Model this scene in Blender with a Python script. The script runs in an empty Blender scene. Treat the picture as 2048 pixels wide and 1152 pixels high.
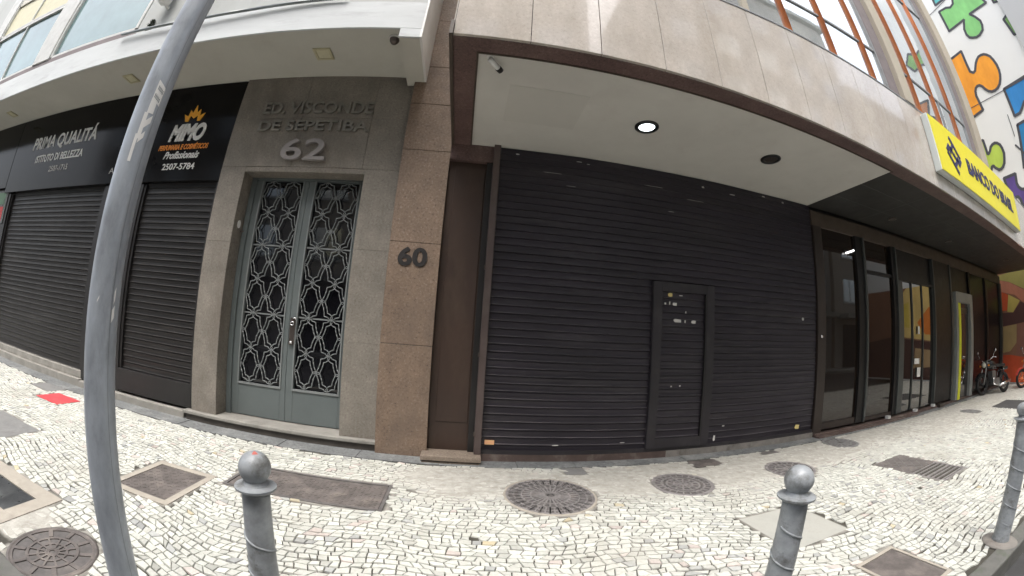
import bpy, bmesh, math, random
import numpy as np
from mathutils import Vector, Matrix
PI = math.pi
sc = bpy.context.scene
C = sc.collection
random.seed(7)
rng = np.random.default_rng(7)

# ------------------------------------------------------------------ camera
cd = bpy.data.cameras.new('camera')
cam = bpy.data.objects.new('camera', cd); C.objects.link(cam); sc.camera = cam
cd.type = 'PANO'
cd.panorama_type = 'FISHEYE_LENS_POLYNOMIAL'
cd.sensor_fit = 'HORIZONTAL'
cd.sensor_width = 36.0; cd.sensor_height = 20.25
cd.fisheye_fov = math.radians(200)
KM = 2.048/36.0                      # lens radius in thousandths of the picture width per mm
K1, K2 = 1.30986461, -0.08991592
cd.fisheye_polynomial_k0 = 0.0
cd.fisheye_polynomial_k1 = -K1*KM
cd.fisheye_polynomial_k2 = -K2*KM*KM
cd.fisheye_polynomial_k3 = 0.0
cd.fisheye_polynomial_k4 = 0.0
cd.clip_start = 0.02; cd.clip_end = 2000
yaw, pitch, roll = -0.12060473, 0.12683916, 0.06144077
M = Matrix.Rotation(yaw, 4, 'Z') @ Matrix.Rotation(pitch, 4, 'X') @ Matrix(((1,0,0,0),(0,0,-1,0),(0,1,0,0),(0,0,0,1))) @ Matrix.Rotation(roll, 4, 'Z')
cam.matrix_world = Matrix.Translation((0,0,1.45)) @ M

# ------------------------------------------------------------------ light
SUN_EL, SUN_AZ = 66.0, 196.0         # degrees; azimuth clockwise from +Y
w = bpy.data.worlds.new('World'); sc.world = w; w.use_nodes = True
nt = w.node_tree; nt.nodes.clear()
sky = nt.nodes.new('ShaderNodeTexSky'); sky.sky_type = 'NISHITA'; sky.sun_disc = False
sky.sun_elevation = math.radians(SUN_EL); sky.sun_rotation = math.radians(SUN_AZ)
sky.air_density = 1.0; sky.dust_density = 6.0; sky.ozone_density = 1.0
hs = nt.nodes.new('ShaderNodeHueSaturation'); hs.inputs['Saturation'].default_value = 0.45
bg = nt.nodes.new('ShaderNodeBackground'); bg.inputs['Strength'].default_value = 0.15
wo = nt.nodes.new('ShaderNodeOutputWorld')
nt.links.new(sky.outputs[0], hs.inputs['Color']); nt.links.new(hs.outputs[0], bg.inputs[0]); nt.links.new(bg.outputs[0], wo.inputs[0])
sd = bpy.data.lights.new('sun', 'SUN'); sd.energy = 0.7; sd.angle = math.radians(40); sd.color = (1.0, 0.98, 0.96)
so = bpy.data.objects.new('sun', sd); C.objects.link(so)
_e, _a = math.radians(SUN_EL), math.radians(SUN_AZ)
sdir = Vector((math.sin(_a)*math.cos(_e), math.cos(_a)*math.cos(_e), math.sin(_e)))
so.rotation_euler = sdir.to_track_quat('Z', 'Y').to_euler()
so.location = (0, 0, 40)
sc.view_settings.view_transform = 'Standard'; sc.view_settings.look = 'None'
sc.view_settings.gamma = 1; sc.view_settings.exposure = 1.5
sc.cycles.max_bounces = 6; sc.cycles.diffuse_bounces = 4; sc.cycles.glossy_bounces = 4
sc.cycles.sample_clamp_indirect = 6.0
sc.cycles.use_denoising = True

# ------------------------------------------------------------------ materials
def newmat(name):
    m = bpy.data.materials.new(name); m.use_nodes = True
    nt = m.node_tree; b = nt.nodes['Principled BSDF']
    return m, nt, b
def N(nt, t, **kw):
    n = nt.nodes.new(t)
    for k, v in kw.items(): setattr(n, k, v)
    return n
def noise(nt, co, scale, detail=4, rough=0.6, stretch=None):
    n = N(nt, 'ShaderNodeTexNoise'); n.inputs['Scale'].default_value = scale
    n.inputs['Detail'].default_value = detail; n.inputs['Roughness'].default_value = rough
    src = co
    if stretch:
        mp = N(nt, 'ShaderNodeMapping'); mp.inputs['Scale'].default_value = stretch
        nt.links.new(co, mp.inputs[0]); src = mp.outputs[0]
    nt.links.new(src, n.inputs['Vector'])
    return n.outputs[0]
def ramp(nt, fac, stops):
    r = N(nt, 'ShaderNodeValToRGB'); e = r.color_ramp.elements
    while len(e) < len(stops): e.new(0.5)
    for i, (p, c) in enumerate(stops):
        e[i].position = p; e[i].color = (*c, 1) if len(c) == 3 else c
    nt.links.new(fac, r.inputs[0]); return r.outputs[0]
def mixc(nt, fac, a, b, mode='MIX'):
    m = N(nt, 'ShaderNodeMix', data_type='RGBA', blend_type=mode)
    if isinstance(fac, (int, float)): m.inputs[0].default_value = fac
    else: nt.links.new(fac, m.inputs[0])
    for i, v in ((6, a), (7, b)):
        if isinstance(v, tuple): m.inputs[i].default_value = (*v, 1)
        else: nt.links.new(v, m.inputs[i])
    return m.outputs[2]
def sc_(c, k): return tuple(min(1, x*k) for x in c)
def mat(name, col, rough=0.6, metal=0.0, var=0.12, scale=3.0, bump=0.15, bscale=40.0, spec=0.5,
        dirt=None, dirtamt=0.0, stretch=None, coat=0.0, rvar=0.1):
    m, nt, b = newmat(name)
    co = N(nt, 'ShaderNodeTexCoord').outputs['Object']
    n1 = noise(nt, co, scale, 5, 0.65, stretch)
    c = ramp(nt, n1, [(0.3, sc_(col, 1-var)), (0.7, sc_(col, 1+var))])
    if dirt:
        n2 = noise(nt, co, scale*0.7+0.9, 8, 0.72, stretch)
        f = ramp(nt, n2, [(0.52, (0,0,0)), (0.72, (dirtamt,)*3)])
        c = mixc(nt, f, c, dirt)
    nt.links.new(c, b.inputs['Base Color'])
    nr = noise(nt, co, scale*2.3, 4)
    mr = N(nt, 'ShaderNodeMapRange'); mr.inputs[3].default_value = max(0.02, rough-rvar); mr.inputs[4].default_value = min(1, rough+rvar)
    nt.links.new(nr, mr.inputs[0]); nt.links.new(mr.outputs[0], b.inputs['Roughness'])
    b.inputs['Metallic'].default_value = metal
    b.inputs['Specular IOR Level'].default_value = spec
    b.inputs['Coat Weight'].default_value = coat
    if bump:
        bp = N(nt, 'ShaderNodeBump'); bp.inputs['Strength'].default_value = bump; bp.inputs['Distance'].default_value = 0.004
        nt.links.new(noise(nt, co, bscale, 5), bp.inputs['Height']); nt.links.new(bp.outputs[0], b.inputs['Normal'])
    return m
def granite(name, base, dark, light, rough=0.5, s=55.0, blot=0.25, bump=0.2, coat=0.0, stain=None, stainamt=0.5, stretch=None):
    m, nt, b = newmat(name)
    co = N(nt, 'ShaderNodeTexCoord').outputs['Object']
    sp = noise(nt, co, s, 3, 0.8)
    c = ramp(nt, sp, [(0.33, dark), (0.46, base), (0.56, base), (0.68, light)])
    bl = noise(nt, co, 2.2, 6, 0.7, stretch)
    k = ramp(nt, bl, [(0.3, (1-blot,)*3), (0.7, (1.0,)*3)])
    c = mixc(nt, 1.0, c, k, 'MULTIPLY')
    if stain:
        st = noise(nt, co, 1.1, 9, 0.75, (1.0, 1.0, 0.35))
        f = ramp(nt, st, [(0.5, (0,0,0)), (0.7, (stainamt,)*3)])
        c = mixc(nt, f, c, stain)
    nt.links.new(c, b.inputs['Base Color'])
    mr = N(nt, 'ShaderNodeMapRange'); mr.inputs[3].default_value = max(.03, rough-.1); mr.inputs[4].default_value = rough+.15
    nt.links.new(noise(nt, co, 6, 5), mr.inputs[0]); nt.links.new(mr.outputs[0], b.inputs['Roughness'])
    b.inputs['Coat Weight'].default_value = coat; b.inputs['Coat Roughness'].default_value = 0.05
    bp = N(nt, 'ShaderNodeBump'); bp.inputs['Strength'].default_value = bump; bp.inputs['Distance'].default_value = 0.003
    nt.links.new(sp, bp.inputs['Height']); nt.links.new(bp.outputs[0], b.inputs['Normal'])
    return m
def glassy(name, col, rough=0.03, spec=0.8, wob=0.03):
    m, nt, b = newmat(name)
    co = N(nt, 'ShaderNodeTexCoord').outputs['Object']
    n1 = noise(nt, co, 1.3, 4)
    nt.links.new(ramp(nt, n1, [(0.3, sc_(col, .8)), (0.7, sc_(col, 1.2))]), b.inputs['Base Color'])
    b.inputs['Roughness'].default_value = rough; b.inputs['Specular IOR Level'].default_value = spec
    b.inputs['IOR'].default_value = 1.52
    b.inputs['Coat Weight'].default_value = 0.5; b.inputs['Coat Roughness'].default_value = 0.02
    bp = N(nt, 'ShaderNodeBump'); bp.inputs['Strength'].default_value = wob; bp.inputs['Distance'].default_value = 0.02
    nt.links.new(noise(nt, co, 1.5, 2), bp.inputs['Height']); nt.links.new(bp.outputs[0], b.inputs['Normal'])
    return m
def emis(name, col, st):
    m, nt, b = newmat(name)
    b.inputs['Base Color'].default_value = (.8,.8,.8,1)
    b.inputs['Emission Color'].default_value = (*col, 1); b.inputs['Emission Strength'].default_value = st
    return m

m_portal = granite('portal_stone', (.255,.23,.195), (.165,.145,.12), (.35,.325,.285), .7, 40, .4, .35, stain=(.13,.108,.088), stainamt=.75)
m_pillar = granite('brown_granite', (.255,.18,.128), (.11,.075,.055), (.38,.31,.25), .55, 36, .42, .3, stain=(.13,.10,.08), stainamt=.6)
m_fascia = granite('cream_granite', (.60,.545,.485), (.52,.46,.405), (.67,.615,.555), .14, 40, .22, .02, coat=1.0, stain=(.40,.35,.29), stainamt=.7)
m_brown = granite('dark_brown_granite', (.155,.098,.09), (.08,.05,.045), (.25,.18,.16), .4, 50, .35, .15, stain=(.24,.18,.15), stainamt=.35)
m_mortar = mat('stone_mortar', (.12,.105,.09), .9, bump=0)
m_joint = mat('joint_mortar', (.06,.05,.045), .9, bump=0)
m_soffit = mat('white_soffit_paint', (.60,.585,.54), .75, var=.06, scale=1.2, bump=.05, bscale=20, dirt=(.50,.47,.43), dirtamt=.35)
m_soffit2 = mat('panel_soffit_paint', (.565,.55,.505), .75, var=.04, scale=1.2, bump=.05, bscale=20)
m_canopy = mat('canopy_plaster', (.55,.54,.48), .85, var=.06, scale=1.0, bump=.15, bscale=30, dirt=(.42,.40,.34), dirtamt=.35)
m_fasciaw = mat('white_fascia_plaster', (.60,.63,.64), .8, var=.08, scale=1.5, bump=.15, bscale=30, dirt=(.40,.41,.43), dirtamt=.7, stretch=(.5,1,3))
m_wallw = mat('pale_wall_plaster', (.44,.46,.45), .85, var=.08, scale=1.2, bump=.2, bscale=30, dirt=(.3,.31,.3), dirtamt=.5, stretch=(1,1,.4))
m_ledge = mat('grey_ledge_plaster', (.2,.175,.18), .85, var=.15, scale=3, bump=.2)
m_black = mat('black_acrylic', (.008,.0075,.0075), .12, var=.3, scale=2, bump=0, rvar=.05, spec=.12)
m_blackp = mat('black_paint', (.014,.013,.013), .45, var=.3, scale=3, bump=.05)
m_shutter = mat('shutter_paint', (.018,.0142,.022), .42, var=.35, scale=1.6, bump=.08, bscale=60, dirt=(.085,.078,.08), dirtamt=.4, stretch=(.35,1,2.5))
m_shutterb = mat('black_shutter_paint', (.008,.0068,.0065), .45, var=.3, scale=1.6, bump=.08, dirt=(.09,.085,.08), dirtamt=.3, stretch=(.35,1,2.5))
m_wick = mat('wicket_frame_paint', (.024,.021,.025), .5, var=.3, scale=2, bump=.05, dirt=(.13,.12,.11), dirtamt=.25)
m_panel = mat('brown_panel_paint', (.05,.030,.022), .45, var=.3, scale=1.5, bump=.05, dirt=(.085,.06,.042), dirtamt=.7, stretch=(1,1,.4))
m_post = mat('brown_grey_post', (.095,.07,.065), .45, var=.2, scale=2, bump=.05, dirt=(.16,.14,.12), dirtamt=.4)
m_sill = mat('brown_sill', (.10,.07,.06), .65, var=.3, scale=3, bump=.2, dirt=(.25,.23,.2), dirtamt=.6)
m_thresh = granite('brown_threshold_stone', (.25,.20,.155), (.15,.115,.09), (.36,.31,.26), .7, 40, .35, .3)
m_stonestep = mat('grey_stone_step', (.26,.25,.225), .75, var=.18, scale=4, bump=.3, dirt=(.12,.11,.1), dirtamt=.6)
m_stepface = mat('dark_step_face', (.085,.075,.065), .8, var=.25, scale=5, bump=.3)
m_strip = granite('grey_border_stone', (.20,.21,.21), (.10,.105,.105), (.30,.31,.31), .7, 22, .35, .5, stain=(.34,.34,.32), stainamt=.7)
m_doorpaint = mat('grey_green_door_paint', (.12,.14,.14), .42, var=.08, scale=2.0, bump=.04, dirt=(.10,.115,.108), dirtamt=.4)
m_grille = mat('grille_paint', (.20,.215,.215), .4, var=.1, scale=5, bump=.05)
m_darkglass = glassy('dark_door_glass', (.006,.006,.008), .05, .4)
m_lock = mat('aged_metal', (.12,.10,.09), .35, .7, bump=.05)
m_chrome = mat('bright_metal', (.8,.8,.8), .15, 1.0, var=.03, bump=0)
m_letter = mat('aged_letter_metal', (.20,.19,.165), .5, .3, var=.25, scale=12, bump=.1)
m_letter62 = mat('grey_number_metal', (.27,.25,.24), .5, .2, var=.12, scale=6, bump=.1)
m_blackletter = mat('black_number', (.018,.016,.016), .5, bump=0)
m_white = mat('white_paint', (.78,.78,.76), .5, var=.05, bump=0)
m_greyl = mat('grey_lettering', (.45,.44,.42), .5, var=.1, bump=0)
m_letterp = mat('pale_lettering', (.60,.58,.55), .5, var=.1, bump=0)
m_orangel = mat('orange_lettering', (.85,.28,.02), .5, var=.05, bump=0)
m_amber = mat('amber_crown', (.9,.42,.03), .5, var=.1, bump=0)
m_pole = mat('galvanized_pole', (.36,.395,.44), .42, .25, var=.3, scale=7, bump=.12, bscale=30, dirt=(.13,.13,.14), dirtamt=.55, stretch=(1,1,.35))
m_bollard = mat('grey_bollard_paint', (.29,.31,.325), .45, .1, var=.3, scale=11, bump=.3, bscale=30, dirt=(.07,.065,.05), dirtamt=.95)
m_iron = mat('worn_cast_iron', (.27,.255,.25), .5, .3, var=.3, scale=9, bump=.35, bscale=50, dirt=(.27,.24,.22), dirtamt=.6)
m_irond = mat('dark_iron_recess', (.12,.112,.108), .8, .1, var=.3, scale=9, bump=.3, dirt=(.2,.18,.16), dirtamt=.7)
m_irong = mat('grey_flat_cover', (.20,.20,.195), .7, .1, var=.2, scale=5, bump=.35, bscale=60, dirt=(.12,.11,.1), dirtamt=.5)
m_rusty = mat('brown_cover', (.135,.120,.112), .6, .15, var=.4, scale=6, bump=.5, bscale=60, dirt=(.25,.22,.19), dirtamt=.9)
m_wet = mat('dark_wet_cover', (.06,.064,.066), .3, .1, var=.4, scale=5, bump=.4, bscale=60, dirt=(.13,.135,.13), dirtamt=.8)
m_conc = mat('concrete_rim', (.36,.33,.28), .85, var=.15, scale=4, bump=.3, dirt=(.22,.2,.17), dirtamt=.6)
m_dirtconc = mat('dirty_concrete', (.22,.205,.185), .85, var=.2, scale=5, bump=.3, dirt=(.09,.075,.065), dirtamt=.9)
m_conc2 = mat('pale_concrete', (.37,.37,.335), .85, var=.12, scale=3, bump=.3, dirt=(.27,.26,.23), dirtamt=.6)
m_red = mat('red_cover_paint', (.62,.06,.07), .6, var=.15, scale=7, bump=.3, dirt=(.40,.12,.11), dirtamt=.7)
m_asph = mat('asphalt', (.05,.05,.05), .9, var=.25, scale=3, bump=.6, bscale=90, dirt=(.085,.08,.075), dirtamt=.5)
m_kerb = mat('granite_kerb', (.12,.12,.11), .8, var=.2, scale=6, bump=.4, dirt=(.07,.09,.05), dirtamt=.7)
m_opp = mat('opposite_wall_paint', (.36,.34,.31), .85, var=.12, scale=.6, bump=.1)
m_opp2 = mat('opposite_beige_paint', (.45,.41,.35), .85, var=.12, scale=.6, bump=.1)
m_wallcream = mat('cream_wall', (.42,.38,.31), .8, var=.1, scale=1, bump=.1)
m_oframe = mat('orange_bar_paint', (.92,.30,.12), .45, var=.08, bump=.03)
m_frame = mat('grey_window_frame', (.25,.26,.27), .5, bump=0)
m_framew = mat('white_window_frame', (.55,.56,.54), .5, var=.1, scale=6, bump=.1, dirt=(.3,.29,.27), dirtamt=.5)
m_pane = glassy('mirror_window_glass', (.80,.86,.90), .02, 1.0, .04); m_pane.node_tree.nodes['Principled BSDF'].inputs['Metallic'].default_value = .85
m_pane2 = glassy('teal_window_glass', (.14,.23,.23), .08, .8, .05)
m_doorglass = glassy('clear_dark_door_glass', (.010,.008,.006), .02, 1.0, .015); m_doorglass.node_tree.nodes['Principled BSDF'].inputs['Coat Weight'].default_value = 1.0
m_farpane = mat('dark_film_glass', (.014,.013,.014), .25, spec=.12, bump=0, rvar=.05)
m_panelow = glassy('smoked_shop_glass', (.016,.011,.008), .03, .5, .02); m_panelow.node_tree.nodes['Principled BSDF'].inputs['Coat Weight'].default_value = .15; m_framebrown = mat('brown_frame_paint', (.03,.021,.017), .5, bump=.03)
m_darksof = mat('dark_soffit_panel', (.03,.029,.026), .55, var=.15, scale=2, bump=.04)
m_jstrip = mat('dull_metal_strip', (.085,.085,.08), .6, bump=0)
m_header = mat('brown_header_band', (.075,.057,.044), .6, var=.25, scale=3, bump=.1)
m_darkpost = mat('dark_frame_metal', (.010,.009,.009), .45, bump=0, spec=.3)
m_greypost = mat('grey_frame_metal', (.05,.055,.053), .45, bump=0)
m_atm = mat('grey_aluminium_frame', (.27,.29,.28), .45, .2, bump=0)
m_yel = mat('yellow_strip', (.70,.72,.02), .5, bump=0, var=.03)
m_sign = mat('yellow_sign_face', (.85,.77,.03), .4, bump=0, var=.05, dirt=(.70,.62,.06), dirtamt=.5, stretch=(1,1,.4))
m_signbox = mat('pale_sign_casing', (.62,.66,.64), .5, bump=0, var=.05)
m_navy = mat('navy_lettering', (.03,.03,.12), .5, bump=0)
m_mural = mat('white_mural_wall', (.82,.84,.83), .8, var=.03, scale=.3, bump=.1)
m_muralshade = mat('mural_shade_grey', (.52,.54,.55), .8, var=.03, scale=.3, bump=.1)  # shadow tone for the band on the mural wall
def paint(n, c): return mat(n, c, .75, var=.16, scale=1.6, bump=.15, dirt=sc_(c, .7), dirtamt=.4, stretch=(1,1,.4))
m_outline = paint('dark_outline_paint', (.07,.075,.09))
m_rubber = mat('black_rubber', (.015,.015,.015), .8, bump=.1)
m_mblack = mat('black_motor_paint', (.02,.02,.022), .25, bump=0)
m_engine = mat('engine_metal', (.3,.3,.3), .4, .8, var=.2, bump=.1)
m_lens = mat('headlamp_lens', (.75,.75,.65), .1, bump=0)
m_seat = mat('black_seat_vinyl', (.02,.02,.02), .5, bump=.1)
m_camera_w = mat('white_plastic', (.7,.7,.68), .4, bump=0, var=.03)
m_lampring = mat('black_lamp_ring', (.015,.015,.015), .35, bump=0)
m_lampoff = mat('unlit_reflector', (.10,.085,.075), .3, .5, bump=0)
m_lit = emis('lit_reflector', (.85,.95,1.0), 1.6)
m_yellens = mat('yellowed_lens', (.60,.57,.40), .5, var=.08, scale=8, bump=0)
m_yelrim = mat('yellowed_rim', (.50,.46,.30), .6, var=.1, bump=0)
m_tube = mat('grey_tube', (.22,.24,.24), .35, .5, bump=.05)
m_leaf = mat('dark_leaf', (.03,.045,.025), .6, bump=0)
m_paper = mat('paper_scrap', (.7,.69,.65), .8, bump=0)
m_orangepaper = mat('orange_sticker_paper', (.75,.42,.22), .7, bump=0)
m_yellowpaper = mat('yellow_sticker_paper', (.75,.62,.25), .7, bump=0)

# ------------------------------------------------------------------ helpers
class MB:
    def __init__(s): s.v = []; s.f = []; s.mi = []; s.cur = 0; s.sm = []; s.smooth = False
    def mat(s, i): s.cur = i; return s
    def add(s, vs, fs):
        o = len(s.v); s.v += [tuple(p) for p in vs]
        for f in fs: s.f.append([o+i for i in f]); s.mi.append(s.cur); s.sm.append(s.smooth)
        return s
    def box(s, x0, x1, y0, y1, z0, z1):
        v = [(x0,y0,z0),(x1,y0,z0),(x1,y1,z0),(x0,y1,z0),(x0,y0,z1),(x1,y0,z1),(x1,y1,z1),(x0,y1,z1)]
        return s.add(v, [(0,3,2,1),(4,5,6,7),(0,1,5,4),(1,2,6,5),(2,3,7,6),(3,0,4,7)])
    def tube(s, p, q, r, r2=None, n=12, cap=True):
        p = Vector(p); q = Vector(q); r2 = r if r2 is None else r2
        d = (q-p).normalized(); a = d.orthogonal().normalized(); b = d.cross(a)
        vs = []
        for c, rr in ((p, r), (q, r2)):
            for k in range(n):
                t = 2*PI*k/n; vs.append(c + (a*math.cos(t)+b*math.sin(t))*rr)
        fs = [(k, (k+1) % n, n+(k+1) % n, n+k) for k in range(n)]
        if cap: fs += [tuple(range(n-1, -1, -1)), tuple(range(n, 2*n))]
        sm = s.smooth; s.smooth = True; s.add(vs, fs); s.smooth = sm; return s
    def path(s, pts, r, n=8):
        for a, b in zip(pts, pts[1:]): s.tube(a, b, r, n=n)
        return s
    def lathe(s, prof, c=(0,0,0), n=32, axis='Z'):
        vs = []; c = Vector(c)
        for r, z in prof:
            for k in range(n):
                t = 2*PI*k/n; x, y = r*math.cos(t), r*math.sin(t)
                vs.append(c+(Vector((x, y, z)) if axis == 'Z' else (Vector((x, z, y)) if axis == 'Y' else Vector((z, x, y)))))
        fs = []
        for j in range(len(prof)-1):
            for k in range(n):
                a, b = j*n+k, j*n+(k+1) % n
                fs.append((a, b, b+n, a+n) if axis != 'Y' else (a, a+n, b+n, b))
        sm = s.smooth; s.smooth = True; s.add(vs, fs)
        s.smooth = sm
        if prof[0][0] > 1e-6: s.add(vs[:n], [tuple(range(n-1, -1, -1))])
        if prof[-1][0] > 1e-6: s.add(vs[-n:], [tuple(range(n))])
        return s
    def torus(s, c, R, r, axis='Y', n=32, m=8):
        vs = []; fs = []; c = Vector(c)
        for i in range(n):
            a = 2*PI*i/n
            for j in range(m):
                b = 2*PI*j/m; rr = R+r*math.cos(b); x, y, z = rr*math.cos(a), rr*math.sin(a), r*math.sin(b)
                vs.append(c+(Vector((x, z, y)) if axis == 'Y' else Vector((x, y, z)) if axis == 'Z' else Vector((z, x, y))))
        for i in range(n):
            for j in range(m):
                fs.append((i*m+j, ((i+1) % n)*m+j, ((i+1) % n)*m+(j+1) % m, i*m+(j+1) % m))
        sm = s.smooth; s.smooth = True; s.add(vs, fs); s.smooth = sm; return s
    def prism(s, pts, a0, a1, plane='XZ'):
        n = len(pts)
        f = {'XZ': lambda p, a: (p[0], a, p[1]), 'YZ': lambda p, a: (a, p[0], p[1]), 'XY': lambda p, a: (p[0], p[1], a)}[plane]
        return s.add([f(p, a0) for p in pts]+[f(p, a1) for p in pts],
                     [tuple(range(n))]+[tuple(range(2*n-1, n-1, -1))]+[(i, (i+1) % n, n+(i+1) % n, n+i) for i in range(n)])
def meshobj(name, mb, mats, parent=None, off=None, fix=True):
    me = bpy.data.meshes.new(name)
    if off is None and parent is not None:
        off = Vector((0,0,0)); p = parent
        while p: off += p.location; p = p.parent
    v = mb.v if off is None else [(a-off[0], b-off[1], c-off[2]) for a, b, c in mb.v]
    me.from_pydata(v, [], mb.f)
    for m in (mats if isinstance(mats, (list, tuple)) else [mats]): me.materials.append(m)
    me.polygons.foreach_set('material_index', mb.mi); me.polygons.foreach_set('use_smooth', mb.sm)
    if fix:
        bm = bmesh.new(); bm.from_mesh(me); bmesh.ops.remove_doubles(bm, verts=bm.verts, dist=1e-5)
        bmesh.ops.recalc_face_normals(bm, faces=bm.faces); bm.to_mesh(me); bm.free()
    me.update()
    o = bpy.data.objects.new(name, me); C.objects.link(o)
    if parent is not None: o.parent = parent
    return o
def bevel(o, wd=.006, seg=2):
    b = o.modifiers.new('bevel', 'BEVEL'); b.width = wd; b.segments = seg; b.limit_method = 'ANGLE'; return o
def tag(o, label=None, cat=None, group=None, kind=None):
    if label: o['label'] = label
    if cat: o['category'] = cat
    if group: o['group'] = group
    if kind: o['kind'] = kind
    return o
def empty(name, loc, label, cat, group=None):
    o = bpy.data.objects.new(name, None); C.objects.link(o); o.location = loc; o.empty_display_size = .2
    return tag(o, label, cat, group)
def copy_tree(o, parent=None):
    c = o.copy(); C.objects.link(c); c.parent = parent
    for ch in list(o.children): copy_tree(ch, c)
    return c
def textmb(s, x0, x1, z0, z1, Y, depth, bold=0.0, shear=0.0, rows=None, per=None, serif=False):
    """letters in the XZ plane facing -Y, fitted to the given box"""
    cu = bpy.data.curves.new('t', 'FONT'); cu.body = s; cu.size = 1; cu.offset = bold; cu.shear = shear
    cu.resolution_u = 4; cu.extrude = .5
    ob = bpy.data.objects.new('t', cu); C.objects.link(ob)
    dg = bpy.context.evaluated_depsgraph_get(); dg.update()
    me = bpy.data.meshes.new_from_object(ob.evaluated_get(dg))
    vs = np.array([v.co[:] for v in me.vertices]); fs = [tuple(p.vertices) for p in me.polygons]
    bpy.data.objects.remove(ob); bpy.data.curves.remove(cu); bpy.data.meshes.remove(me)
    mn = vs.min(0); mx = vs.max(0)
    vs = (vs-mn)/(mx-mn)
    mb = MB()
    mb.add([(x0+(x1-x0)*a, Y-depth*c, z0+(z1-z0)*b) for a, b, c in vs], fs)
    return mb
def join(*mbs):
    r = MB()
    for m in mbs:
        o = len(r.v); r.v += m.v; r.f += [[o+i for i in f] for f in m.f]; r.mi += m.mi; r.sm += m.sm
    return r

# ------------------------------------------------------------------ ground
def kerbY(x): return .9-.06*x
g = MB(); g.add([(-400,-400,-.16),(400,-400,-.16),(400,400,-.16),(-400,400,-.16)], [(0,1,2,3)])
tag(meshobj('road', g, m_asph), kind='structure')
g = MB(); g.prism([(-16, kerbY(-16)-.14), (17.9, kerbY(17.9)-.14), (17.9, kerbY(17.9)), (-16, kerbY(-16))], -.3, .004, 'XY')
tag(bevel(meshobj('kerb', g, m_kerb), .015), kind='structure')
g = MB(); g.box(-40, 40, -9.2, -7.2, -.3, 0)
tag(meshobj('opposite_pavement', g, m_conc2), kind='structure')

# covers set in the pavement: (kind, params); the stones leave these places open
RECTS = [(-2.76,-2.10,2.29,3.02), (-1.98,-.56,2.92,3.49), (-4.3,-2.76,1.2,1.80), (-5.25,-4.31,2.1,2.62), (-6.5,-5.92,3.8,4.2),
         (-5.76,-5.18,3.46,3.89), (1.18,1.43,3.93,4.14), (2.78,3.20,3.88,4.14), (3.99,4.28,3.98,4.12), (4.88,5.62,1.78,2.80),
         (2.30,2.99,1.83,2.49), (2.5,2.98,.85,1.40), (11.3,13.0,2.3,3.1)]
CIRCS = [(.88,3.38,.435), (2.31,3.43,.335), (3.82,3.34,.32), (5.55,3.86,.30), (10.4,3.36,.27), (-2.24,1.30,.30)]
def mask_cover(x, y, mrg=.02):
    for a, b, c, d in RECTS:
        if a-mrg < x < b+mrg and c-mrg < y < d+mrg: return True
    for a, b, r in CIRCS:
        if (x-a)**2+(y-b)**2 < (r+mrg)**2: return True
    return False
def smooth_noise(x, y, s):
    return (math.sin(x*s*1.3+y*s*.7+1.1)+math.sin(x*s*.6-y*s*1.7+2.3)+math.sin(x*s*2.3+y*s*2.9+.4)*.5)/2.5
def fill(x, y):
    """how far grout and grime fill the joints, 0..1"""
    v = 0.0
    v += 1.9*math.exp(-(((x-2.0)/2.2)**2+((y-3.65)/.42)**2))
    v += 1.4*math.exp(-(((x-4.6)/1.8)**2+((y-3.75)/.5)**2))
    v += 1.0*max(0, min(1, (x-5)/3))*max(0, min(1, (y-2.4)/.8))
    v += .9*math.exp(-(((x+.0)/.5)**2+((y-3.95)/.25)**2))
    v += 1.3*math.exp(-(((x+2.75)/.4)**2+((y-1.35)/.3)**2))
    v += .28*smooth_noise(x, y, 2.2)+.22*smooth_noise(x+5, y, 5.1)
    return max(0.0, min(1.0, v))
SX0, SX1, SYB = -13.0, 17.9, 4.16
verts = []; faces = []; tones = []
ang = math.radians(-7)
ca, sa = math.cos(ang), math.sin(ang)
def warp(u, v):
    x = ca*u - sa*v; y = sa*u + ca*v
    dx = .08*math.sin(1.9*y+.8*x)+.02*math.sin(4.3*y-1.9*x+.6); dy = .13*math.sin(1.25*x+.5)+.055*math.sin(3.1*x+1.3*y)+.012*math.sin(8.1*x+2*y)
    return x+dx, y+dy
pv = .057
j = 0
jr = {}
def rowy(j, u):
    k = (j, round(u/.03))
    if k not in jr:
        r = random.Random(j*7919+k[1]); jr[k] = (r.random()-.5)*.024
    return j*pv + jr[k]
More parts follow.
